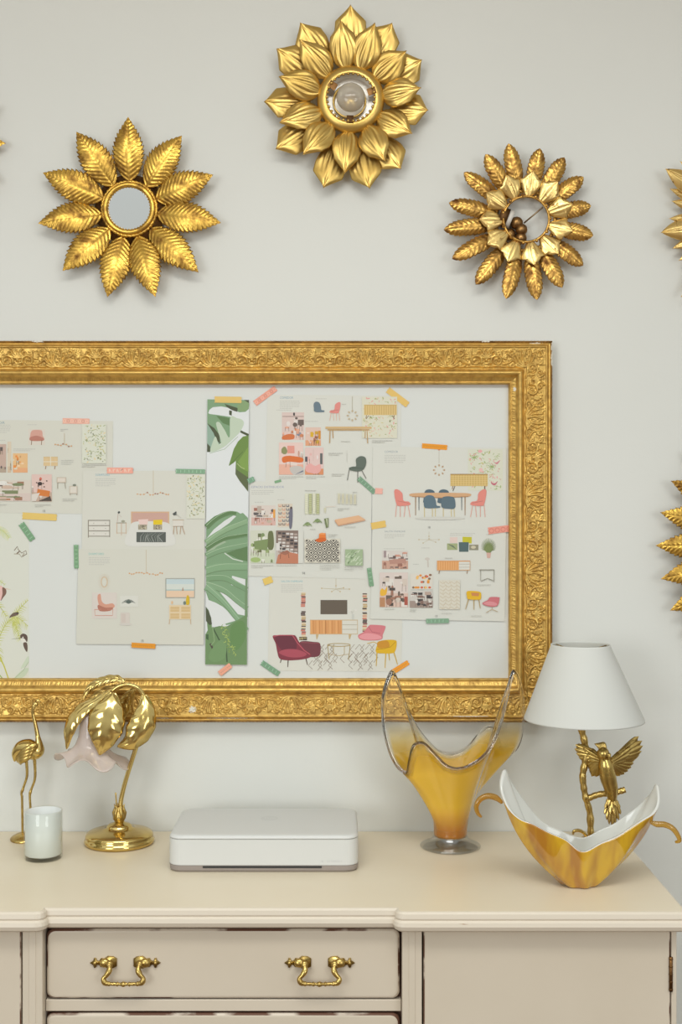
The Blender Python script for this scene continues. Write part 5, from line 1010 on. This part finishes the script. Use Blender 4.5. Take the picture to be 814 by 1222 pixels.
o = MB().grid(rows, cv=True).build('lamp_shade', M['frost'], root); solid(o, 0.0022); o['label'] = 'frosted pinkish ruffled glass shade'
MB().lathe([(0, -0.004), (0.016, -0.004), (0.019, 0.004), (0.014, 0.014), (0.006, 0.018), (0, 0.018)], tuple(top_), 28).build('shade_cap', M['brass'], root)
MB().ball(tuple(top_+ax*0.42), 0.016, 16).build('bulb', M['bulb'], root)
def leaf3d(name, mids, widths, nrm, m, parent, curl=0.3, nseg=9, nv=15, rip=0.0016, veins=7, twist=None, thick=0.0011):
    P = catmull(mids, nseg); n = len(P); rows = []
    for i in range(n):
        t = i/(n-1); T = (P[min(i+1, n-1)]-P[max(i-1, 0)]).normalized(); N = Vector(nrm)
        if twist: N = (Matrix.Rotation(interp(t, [0, 1], twist), 3, T) @ N)
        N = (N-T*N.dot(T)).normalized(); S = T.cross(N); w_ = interp(t, [k/(len(widths)-1) for k in range(len(widths))], widths)
        row = []
        for j in range(nv):
            v = -1+2*j/(nv-1); av = abs(v); ph = (t*1.0-0.18*av)*veins
            row.append(P[i]+S*(v*w_*(1+0.010*sin(ph*2*pi)*av))+N*(-curl*v*v*w_+rip*sin(ph*2*pi)*min(1, av*2.5)-0.0012*math.exp(-(v/0.12)**2)))
        rows.append(row)
    o = MB().grid(rows).build(name, m, parent); solid(o, thick, 0); return o
px = 1/(F/Yl)
leaf3d('leaf', [A(149, 813.5, 0.0), A(138, 809, 0.005), A(122, 812, 0.010), A(107, 821, 0.012), A(98.5, 836, 0.012)], [2*px, 5*px, 6*px, 4.5*px, 0.5*px], (0.2, -0.8, 0.6), M['brass'], root, curl=0.3, veins=6)
leaf3d('leaf', [A(131, 824, -0.012), A(113, 836, -0.020), A(98, 845, -0.026), A(86, 858, -0.030), A(80.5, 874, -0.032), A(79.5, 894, -0.028)], [1.5*px, 6*px, 9.5*px, 10.5*px, 8*px, 0.4*px], (-0.35, -0.8, 0.45), M['brass'], root, curl=0.38, rip=0.0007, veins=5)
leaf3d('leaf', [A(135, 826, -0.020), A(132, 841, -0.038), A(127.5, 857, -0.048), A(124.5, 873, -0.053), A(122, 888, -0.052), A(119, 901, -0.046)], [3*px, 15*px, 21.5*px, 20.5*px, 13*px, 0.4*px], (0.1, -1, 0.15), M['brass'], root, curl=0.34, rip=0.0008, veins=5)
leaf3d('leaf', [A(172, 829, -0.012), A(174, 845, -0.026), A(171, 862, -0.036), A(163.5, 876, -0.040), A(154, 886, -0.040), A(140, 891, -0.034)], [3*px, 11*px, 16*px, 15.5*px, 10.5*px, 0.4*px], (0.25, -1, 0.2), M['brass'], root, curl=0.40, rip=0.0008, veins=5)
leaf3d('leaf', [A(160, 822, 0.012), A(152, 833, 0.018), A(146, 845, 0.020), A(140, 858, 0.018), A(134, 868, 0.012)], [2*px, 7*px, 9*px, 7*px, 0.5*px], (0.0, -1, 0.3), M['brass_old'], root, curl=0.3, veins=6)
leaf3d('leaf', [A(148, 818, 0.010), A(130, 822, 0.018), A(114, 831, 0.022), A(104, 842, 0.022)], [2*px, 4.5*px, 5*px, 0.5*px], (0.0, -1, 0.5), M['brass_old'], root, curl=0.2, veins=5)
# ---- printer
Yp = 2.481; base = Vector((at(314, 0, Yp).x, Yp+0.118, TOP)); root = empty('printer', base)
tag(root, 'low white box printer with grey paper tray lying in the middle of the sideboard', 'printer')
def rrect(hx, y0, y1, r, z, n=8):
    o = []
    for cx_, cy_, a0 in ((hx-r, y1-r, 0), (-hx+r, y1-r, 90), (-hx+r, y0+r, 180), (hx-r, y0+r, 270)):
        for k in range(n+1): a = radians(a0+90*k/n); o.append((cx_+r*cos(a), cy_+r*sin(a), z))
    return o
M['pr_white'] = mat('printer_white', (0.62, 0.62, 0.59, 1), 0.42); M['pr_grey'] = mat('printer_grey', (0.30, 0.255, 0.225, 1), 0.45)
hw = 0.1945; yf, yb = -0.118, 0.117
R_ = [rrect(hw-g, yf+g, yb-g, 0.027-g*0.8, z) for g, z in ((0.001, 0.0135), (0.0, 0.0148), (0, 0.0665))]
b = MB().grid(R_, cv=True); b.add(R_[0], [tuple(range(len(R_[0])-1, -1, -1))]); b.add(R_[-1], [tuple(range(len(R_[0])))]); b.build('body', M['pr_white'], root, smooth=False)
R_ = [rrect(hw-g, yf+g, yb-g, max(0.027-g*0.5, 0.01), z) for g, z in ((0.0012, 0.0672), (0.0004, 0.0678), (0.0006, 0.0695), (0.002, 0.0725), (0.0045, 0.0742), (0.008, 0.0752), (0.013, 0.0757))]
b = MB().grid(R_, cv=True); b.add(R_[0], [tuple(range(len(R_[0])-1, -1, -1))]); b.add(R_[-1], [tuple(range(len(R_[0])))]); b.build('lid', M['pr_white'], root, smooth=True)
R_ = [rrect(hw-g, yf+g, yb-g, 0.026, z) for g, z in ((0.006, 0.0), (0.003, 0.001), (0.0008, 0.004), (0.0, 0.0134))]
b = MB().grid(R_, cv=True); b.add(R_[0], [tuple(range(len(R_[0])-1, -1, -1))]); b.add(R_[-1], [tuple(range(len(R_[0])))]); tr = b.build('paper_tray', M['pr_grey'], root, smooth=False)
o = MB().box(at(242, 0, Yp).x-base.x, at(384, 0, Yp).x-base.x, yf-0.0006, yf+0.004, 0.0088, 0.0128).build('paper_slot', M['black'], tr, smooth=False)
def text_obj(name, txt, size, loc, rot, m, parent):
    cu = bpy.data.curves.new(name, 'FONT'); cu.body = txt; cu.size = size; cu.extrude = 0.0001; cu.align_x = 'CENTER'; cu.align_y = 'CENTER'
    o = bpy.data.objects.new(name, cu); COL.objects.link(o); dg = bpy.context.evaluated_depsgraph_get(); me = bpy.data.meshes.new_from_object(o.evaluated_get(dg)); bpy.data.objects.remove(o)
    me.materials.clear(); me.materials.append(m); o = bpy.data.objects.new(name, me); COL.objects.link(o); o.parent = parent; o.location = loc; o.rotation_euler = rot; return o
M['logo'] = mat('printer_mark', (0.57, 0.57, 0.54, 1), 0.35); M['logo_d'] = mat('printer_lettering', (0.55, 0.55, 0.53, 1), 0.5)
b = MB(); b.lathe([(0, 0.0), (0.019, 0.0), (0.019, 0.0003), (0, 0.0003)], (0.005, 0.02, 0.0756), 40); b.build('round_logo', M['logo'], root, smooth=False)
text_obj('logo_letters', 'hp', 0.024, (0.005, 0.02, 0.0761), (0, 0, 0.0), M['pr_white'], root)
text_obj('lettering', 'HP TANGO X', 0.0052, (0.146, yf-0.0002, 0.0225), (pi/2, 0, 0), M['logo_d'], root)
MB().box(0.119, 0.123, yf-0.0004, yf+0.001, 0.0205, 0.0245).build('small_badge', M['logo_d'], root, smooth=False)
# ---- horned glass vase
def amber_glass(name, opaque_col, fac=0.5):
    m = bpy.data.materials.new(name); m.use_nodes = True; nt = m.node_tree; b = nt.nodes['Principled BSDF']; out = nt.nodes['Material Output']
    b.inputs['Transmission Weight'].default_value = 1; b.inputs['Roughness'].default_value = 0.0; b.inputs['IOR'].default_value = 1.45
    at_ = nt.nodes.new('ShaderNodeAttribute'); at_.attribute_name = 'Col'; nt.links.new(at_.outputs['Color'], b.inputs['Base Color'])
    b2 = nt.nodes.new('ShaderNodeBsdfPrincipled'); b2.inputs['Base Color'].default_value = opaque_col; b2.inputs['Roughness'].default_value = 0.04
    mx = nt.nodes.new('ShaderNodeMixShader'); mu = nt.nodes.new('ShaderNodeMath'); mu.operation = 'MULTIPLY'; mu.inputs[1].default_value = fac
    nt.links.new(at_.outputs['Alpha'], mu.inputs[0]); nt.links.new(mu.outputs[0], mx.inputs[0]); nt.links.new(b.outputs[0], mx.inputs[1]); nt.links.new(b2.outputs[0], mx.inputs[2]); nt.links.new(mx.outputs[0], out.inputs[0]); return m
def vase_glass():
    m = tglass('amber_cased_glass', refr=0.35, body=(0.82, 0.50, 0.012, 1), bf=0.8, fi=1.75); nt = m.node_tree; a = nt.nodes.new('ShaderNodeAttribute'); a.attribute_name = 'Col'
    for n in nt.nodes:
        if n.type in ('BSDF_TRANSPARENT', 'BSDF_REFRACTION'): nt.links.new(a.outputs['Color'], n.inputs[0])
    nt.links.new(a.outputs['Alpha'], nt.nodes[m['mix']].inputs[0])
    z = nt.nodes.new('ShaderNodeAttribute'); z.attribute_name = 'Body'
    for n in nt.nodes:
        if n.type in ('BSDF_DIFFUSE', 'BSDF_TRANSLUCENT'): nt.links.new(z.outputs['Color'], n.inputs[0])
    return m
M['vase'] = amber_glass('amber_cased_glass', (0.9, 0.58, 0.012, 1), 1.0)
_nt = M['vase'].node_tree; _z = _nt.nodes.new('ShaderNodeAttribute'); _z.attribute_name = 'Body'
_b2 = [n for n in _nt.nodes if n.type == 'BSDF_PRINCIPLED' and not n.inputs['Transmission Weight'].default_value][0]; _nt.links.new(_z.outputs['Color'], _b2.inputs['Base Color']); _b2.inputs['Coat Weight'].default_value = 1.0; _b2.inputs['Specular IOR Level'].default_value = 0.9
Yv_ = 2.667; base = on_top(537.5, Yv_); root = empty('glass_vase', base)
tag(root, 'tall amber and clear glass vase with two upright horn tips on a clear foot', 'vase')
def A(px, py, dy=0.0): return at(px, py, Yv_+dy)-base
MB().lathe([(0, 0), (0.060, 0), (0.0655, 0.002), (0.067, 0.0045), (0.064, 0.007), (0.052, 0.011), (0.042, 0.017), (0.0375, 0.024), (0.036, 0.0275), (0, 0.0275)], n=72).build('foot', M['foot_glass'], root)
half = [(A(467, 802, 0.0)), A(457.5, 830, -0.02), A(457.5, 862, -0.035), A(464, 893, -0.05), A(474, 914, -0.062), A(485.5, 922, -0.070), A(489, 908, -0.076), A(494, 890, -0.078), A(505, 887, -0.078), A(517, 898, -0.080), A(533, 914, -0.080), A(550, 917, -0.078), A(570, 908, -0.070), A(587, 890, -0.052), A(598, 862, -0.034), A(605, 832, -0.016)]
back = [A(613, 801, 0.0), A(622, 820, 0.015), A(624.5, 850, 0.03), A(622, 880, 0.045), A(612, 897, 0.055), A(598, 893, 0.062), A(592, 872, 0.068), A(584, 867, 0.070), A(573, 874, 0.072), A(558, 892, 0.072), A(540, 900, 0.072), A(522, 895, 0.068), A(505, 878, 0.055), A(490, 855, 0.038), A(480, 830, 0.018), A(473, 810, 0.006)]
rim = catmull(half+back, 7, True); NL = len(rim)
NR = 44; rows = []
for i in range(NR+1):
    t = i/NR; row = []
    for k in range(NL):
        a = pi+2*pi*k/NL; d = Vector((cos(a), sin(a), 0)); P0 = d*0.0335+Vector((0, 0, 0.0275)); P1 = d*0.031+Vector((0, 0, 0.085)); Rr = rim[k]
        if t == 0: row.append(P0)
        else:
            q_ = P0*(1-t)**2+P1*2*t*(1-t)+Rr*t*t; fl_ = 1+0.05*sin(5*a+2.5*t+0.4)*sin(pi*t)**1.5; row.append(Vector((q_.x*fl_, q_.y*fl_, q_.z)))
    rows.append(row)
b = MB(); b.grid([[Vector((0, 0, 0.0275))]*NL]+rows, cv=True); b.V = b.V
o = b.build('bowl', M['vase'], root); 
def vase_col(co):
    r = hypot(co.x, co.y); z = co.z; f = min(1, max(0, (z-0.175)/0.10)); g = max(0, min(1, (0.085-z)/0.05))
    am = [0.98, 0.86, 0.22]; cl = [0.985, 0.975, 0.93]; de = [0.95, 0.62, 0.06]
    c = [am[q]*(1-f)+cl[q]*f for q in range(3)]; c = [c[q]*(1-g)+de[q]*g for q in range(3)]
    return c+[(1-f)**1.3*(1-0.5*g)*0.9]
me = o.data; A_ = me.color_attributes.new('Col', 'FLOAT_COLOR', 'POINT')
# clear band along the rim
from mathutils import kdtree
kd = kdtree.KDTree(NL)
for i, p in enumerate(rim): kd.insert(p, i)
kd.balance(); buf = []
for v in me.vertices:
    c = vase_col(v.co); d = kd.find(v.co)[2]; f = max(0, 1-d/0.014)**0.7 if d < 0.012 else 0
    buf += [c[0]*(1-f)+0.99*f, c[1]*(1-f)+0.985*f, c[2]*(1-f)+0.96*f, c[3]*(1-f)]
A_.data.foreach_set('color', buf)
A2 = me.color_attributes.new('Body', 'FLOAT_COLOR', 'POINT'); buf = []
for v in me.vertices:
    g = max(0, min(1, (0.10-v.co.z)/0.06)); buf += [0.80*(1-g)+0.58*g, 0.47*(1-g)+0.20*g, 0.008, 1]
A2.data.foreach_set('color', buf)
sm = solid(o, 0.0058, 0); sm.modifiers['solid'].use_rim = True
b = MB(); b.tube(rim+[rim[0]], 0.0036, 10, cap=False); b.build('lip', M['glass'], root)
# ---- white-lined amber bowl
Yb = 2.405; base = on_top(690.5, Yb); root = empty('glass_bowl', base)
tag(root, 'wide amber glass bowl with white lining and curled handles in front of the bird lamp', 'bowl')
def B(px, py, Y): return at(px, py, Y)-base
rimp = [(600, 919, 2.425), (596, 935, 2.40), (599, 950, 2.385), (607, 966, 2.375), (620, 978, 2.368), (636, 984, 2.362), (655, 994, 2.358), (675, 1003, 2.354), (690, 1015, 2.352), (701, 1016, 2.352), (718, 1007, 2.354), (737, 999, 2.358), (755, 987, 2.364), (770, 978, 2.372), (782, 970, 2.385), (788, 956, 2.40),
        (786, 937, 2.43), (779, 948, 2.45), (768, 958, 2.462), (750, 971, 2.470), (733, 983, 2.472), (715, 991, 2.472), (698, 999, 2.472), (682, 997, 2.472), (665, 990, 2.472), (650, 983, 2.470), (636, 971, 2.466), (624, 957, 2.458), (613, 941, 2.448), (605, 928, 2.437)]
rim = catmull([B(*p) for p in rimp], 7, True); NL = len(rim); rows = []
NR = 36
for i in range(NR+1):
    t = i/NR; row = []
    for k in range(NL):
        a = pi+2*pi*k/NL; d = Vector((cos(a), sin(a), 0)); rb = 0.036+0.002*sin(8*a)
        P0 = d*rb+Vector((0, 0, 0.002)); R1 = rim[k]; P1 = Vector((P0.x+0.66*(R1.x-P0.x), P0.y+0.62*(R1.y-P0.y), 0.36*R1.z)); fl = 1+0.045*sin(pi*t)*sin(9*a+1)
        p = P0*(1-t)**2+P1*2*t*(1-t)+rim[k]*t*t
        row.append(Vector((p.x*fl, p.y*fl, p.z)))
    rows.append(row)
b = MB(); b.grid([[Vector((0, 0, 0.001))]*NL, [v*0.7+Vector((0, 0, -0.001)) for v in rows[0]]]+rows, cv=True)
M['amber2'] = mat('amber_glass', (0.97, 0.66, 0.09, 1), 0.05, 0, 0.8, Coat_Weight=1.0, Coat_Roughness=0.02)
M['amber_clear'] = tglass('amber_handle_glass', (0.96, 0.76, 0.32, 1), 0.4, 1.45, (0.60, 0.32, 0.02, 1), 0.25, 1.7)
nt = M['amber2'].node_tree; nn = nt.nodes.new('ShaderNodeTexNoise'); tcx = nt.nodes.new('ShaderNodeTexCoord'); mpp = nt.nodes.new('ShaderNodeMapping'); mpp.inputs['Scale'].default_value = (26, 26, 5); nn.inputs['Scale'].default_value = 1.3
cr_ = nt.nodes.new('ShaderNodeValToRGB'); cr_.color_ramp.elements[0].position = 0.36; cr_.color_ramp.elements[0].color = (0.38, 0.155, 0.006, 1); cr_.color_ramp.elements[1].position = 0.62; cr_.color_ramp.elements[1].color = (0.60, 0.35, 0.01, 1)
nt.links.new(tcx.outputs['Object'], mpp.inputs[0]); nt.links.new(mpp.outputs[0], nn.inputs[0]); nt.links.new(nn.outputs[0], cr_.inputs[0]); nt.links.new(cr_.outputs[0], nt.nodes['Principled BSDF'].inputs['Base Color'])
M['white_glass'] = mat('white_opal_glass', (0.66, 0.655, 0.60, 1), 0.06)
o = b.build('body', [M['amber2'], M['white_glass'], M['foot_glass']], root)
md = solid(o, 0.0055, -1).modifiers['solid']; md.material_offset = 1; md.material_offset_rim = 1
o['label'] = 'flared amber bowl with white lining'
BOWL = o
for pts, rr in (([(599, 958, 2.39), (592, 952, 2.385), (582, 950, 2.38), (573, 954, 2.378), (568.5, 962, 2.378), (570, 970, 2.38), (574.5, 975, 2.382)], (0.003, 0.0062, 0.0060, 0.0055, 0.005, 0.0042, 0.0022)),
                ([(776, 981, 2.40), (784, 983.5, 2.398), (793, 984, 2.395), (802, 988, 2.393), (808, 995, 2.393), (811, 1003, 2.395), (806, 1005, 2.40)], (0.003, 0.0062, 0.0060, 0.0055, 0.005, 0.0042, 0.0022))):
    p = catmull([B(*q) for q in pts], 6); n = len(p)
    MB().tube(p, [interp(k/(n-1), [q/6 for q in range(7)], rr) for k in range(n)], 12).build('curled_handle', M['amber_clear'], root)
# ---- bird lamp
Yt = 2.60; base = on_top(703, Yt); root = empty('table_lamp', base)
tag(root, 'table lamp with white cone shade and gold bird with open wings on a branch stem', 'lamp')
def A(px, py, dy=0.0): return at(px, py, Yt+dy)-base
px = Yt/F
MB().lathe([(0, 0), (0.068, 0), (0.070, 0.004), (0.062, 0.012), (0.045, 0.018), (0.030, 0.026), (0.014, 0.040), (0, 0.042)], n=48, wob=lambda a, z: 0.06*sin(5*a+z*90)+0.03*sin(11*a)).build('base', M['brass_old'], root)
tp = catmull([A(703, 1016), A(704.5, 1000), A(705, 990), A(704, 970), A(700, 955), A(697, 941), A(695.5, 926), A(698, 911), A(699.5, 898), A(697.5, 884), A(694, 868), A(694, 840), A(695, 810)], 6); n = len(tp)
rs_ = random.Random(2)
b = MB(); b.tube(tp, [0.0072*(1+0.10*sin(k*1.3)+0.08*rs_.uniform(-1, 1)) for k in range(n)], 12)
b.tube(catmull([A(699, 955), A(705, 951.5), A(713, 948.5), A(722, 947), A(732, 946.5), A(739, 944.5), A(746, 942.5)], 5), [0.0068*(1+0.08*sin(k*1.7)) for k in range(31)], 12)
b.tube(catmull([A(701, 1000, -0.01), A(697, 994, -0.03), A(691, 991, -0.04), A(685, 992, -0.045), A(684, 996, -0.045)], 5), [0.0035]*16+[0.003, 0.0027, 0.0024, 0.002, 0.001], 8)
b.build('branch_stem', M['brass_old'], root)
# bird, one continuous body with head and crest
bp_ = catmull([A(718.5, 893.5, -0.024), A(719.5, 899, -0.024), A(721.5, 907, -0.021), A(723.5, 917, -0.019), A(726, 929, -0.015), A(729, 940, -0.012), A(730.5, 951, -0.008), A(731, 960, -0.002)], 6); n = len(bp_)
b = MB(); b.tube(bp_, [interp(k/(n-1), [0, .06, .14, .24, .38, .55, .72, .85, 1], [0.003, 0.0115, 0.0130, 0.0110, 0.0160, 0.0175, 0.0150, 0.011, 0.006]) for k in range(n)], 20)
b.ball(A(720, 899, -0.026), 0.0128, 16, sc=(1, 1, 1.05)); b.ball(A(716.5, 897.5, -0.0375), 0.0016, 8); b.ball(A(723.5, 897.5, -0.0375), 0.0016, 8)
b.tube([A(724, 899, -0.030), A(727, 901, -0.033), A(727.5, 905, -0.034), A(725.5, 907, -0.033)], [0.0050, 0.0048, 0.003, 0.0006], 10)
for k in range(6):
    b.tube(catmull([A(719+k*0.7, 897, -0.024), A(714+k*1.5, 890-k*0.4, -0.022), A(709.5+k*1.6, 887.5-k*0.3, -0.020)], 4), [0.003, 0.0035, 0.0038, 0.0036, 0.0035, 0.003, 0.0024, 0.0014, 0.0004], 8)
for sx in (-4.5, 4.5):
    b.tube([A(729.5+sx*0.6, 934, -0.02), A(730+sx, 941, -0.018)], [0.0065, 0.0035], 8)
    for q in (-1.4, 0, 1.4): b.tube(catmull([A(730+sx+q, 941, -0.012), A(730+sx+q*1.6, 943, -0.016), A(730+sx+q*1.8, 947.5, -0.013)], 3), [0.0019]*6+[0.0006], 6)
b.build('bird_body', M['brass_old'], root)
for sx in (-1,): 
    pass
b = MB(); 
def feather(b, p0, p1, w_, nrm=(0, -1, 0), bend=0.0, lift=0.0, nu=9):
    p0, p1 = Vector(p0), Vector(p1); T = (p1-p0).normalized(); N = Vector(nrm); N = (N-T*N.dot(T)).normalized(); S = T.cross(N); R = []
    for i in range(nu+1):
        t = i/nu; c = p0.lerp(p1, t)+S*bend*sin(pi*t)+N*lift*sin(pi*t); ww = w_*(0.55+0.6*t)*sqrt(max(0.0, 1-max(0, (t-0.6)/0.4)**2.2))*0.9
        row = [c+S*(ww*v)+N*(0.0016*(1-v*v)*(1-0.6*t)+0.0007*math.exp(-(v/0.2)**2)) for v in (-1, -0.6, -0.25, 0, 0.25, 0.6, 1)]; row += [c+S*(ww*v)-N*0.0008 for v in (1, 0, -1)]; R.append(row)
    b.grid(R, cv=True); m_ = len(R[0]); b.add(R[0], [tuple(range(m_))]); b.add(R[-1], [tuple(range(m_-1, -1, -1))]); return b
# right wing
def wing(name, sh, tips, covers, dys):
    b = MB(); n = len(tips)
    for i, (x, y) in enumerate(tips):
        s0 = sh[0] if i < n/2 else sh[1]; f = i/(n-1); sx_, sy_ = sh[0][0]*(1-f)+sh[1][0]*f, sh[0][1]*(1-f)+sh[1][1]*f
        feather(b, A(sx_, sy_, -0.016-0.0006*i), A(x, y, dys*(1-f*0.5)-0.0006*i), 4.3*px, bend=0.0)
    for (x0, y0, x1, y1, w_) in covers: feather(b, A(x0, y0, -0.021), A(x1, y1, dys*0.55-0.010), w_*px)
    return b.build(name, M['brass_old'], root)
rt = [(762.5, 878.5), (766.5, 884), (767.5, 890), (766, 896.5), (763, 901.5), (759, 905.5), (756.5, 911), (753.5, 916), (749.5, 920.5), (745, 924), (740, 926), (735.5, 925)]
wing('wing', ((730, 907), (729, 913)), rt, [(729, 908, 745, 896, 3.6), (729, 909, 750, 893, 3.3), (729, 910, 755, 891, 3.0), (730, 911, 752, 900, 3.4), (730, 912, 748, 907, 3.4), (730, 913, 744, 912, 3.4), (730, 914, 739, 917, 3.4), (728, 908, 738, 900, 3.6), (729, 910, 740, 905, 3.6), (730, 905, 740, 897, 2.6), (738, 898, 750, 889, 2.4), (746, 892, 758, 883, 2.2)], 0.012)
lt = [(686.5, 888.5), (685.5, 893.5), (687.5, 899), (690.5, 904), (694, 909), (698, 913), (702, 917), (704, 922), (706, 926.5), (711, 927), (715, 925)]
wing('wing', ((717, 902), (718.5, 912)), lt, [(717, 904, 704, 896, 3.2), (717, 905, 698, 893, 3.0), (717, 907, 700, 900, 3.2), (717, 909, 703, 906, 3.2), (718, 911, 707, 912, 3.2), (718, 912, 710, 918, 3.2), (716, 902, 705, 893, 2.4), (707, 895, 694, 889, 2.4), (718, 906, 709, 902, 3.4)], 0.004)
b = MB()
for i, (x, y) in enumerate([(722, 965), (721.5, 972), (724, 979), (727, 984), (731.5, 988), (734.5, 983), (738.5, 979), (741, 972), (740, 965), (738, 960), (724, 958)]):
    feather(b, A(730+(x-731)*0.15, 950, -0.006), A(x, y, -0.014+0.0008*i), 2.6*px)
for i, (x, y) in enumerate([(726, 962), (731, 966), (736, 963), (728.5, 973), (734, 974)]): feather(b, A(730, 950, -0.010), A(x, y, -0.018), 2.4*px)
b.build('tail', M['brass_old'], root)
M['shade'] = mat('white_shade_fabric', (0.64, 0.645, 0.60, 1), 0.85, Transmission_Weight=0.0)
zc = A(697, 859).z; z2 = A(695, 769).z; rb_, rt_ = 70.8*px, 35.2*px; cx_b, cx_t = A(697, 0).x, A(693, 0).x
rows = []
for (rr, cz, cx_) in ((rb_, zc, cx_b), (rb_, zc+0.003, cx_b), (rt_, z2-0.003, cx_t), (rt_, z2, cx_t), (rt_-0.0018, z2, cx_t), (rt_-0.0018, z2-0.003, cx_t), (rb_-0.0018, zc+0.003, cx_b), (rb_-0.0018, zc, cx_b), (rb_, zc, cx_b)):
    rows.append([Vector((cx_+rr*cos(2*pi*k/96), rr*sin(2*pi*k/96), cz)) for k in range(96)])
MB().grid(rows, cv=True).build('lamp_shade', M['shade'], root)['label'] = 'white cone fabric shade'
b = MB()
for a in (0.3, 0.3+2*pi/3, 0.3+4*pi/3): b.tube([(cx_t, 0, z2-0.018), (cx_t+rt_*0.98*cos(a), rt_*0.98*sin(a), z2-0.004)], 0.0012, 6)
torus_b = MB(); b.tube([(cx_t, 0, z2-0.07), (cx_t, 0, z2-0.012)], 0.012, 16); b.tube([A(695, 812), (cx_t, 0, z2-0.06)], 0.009, 12)
b.build('socket', M['brass_old'], root)
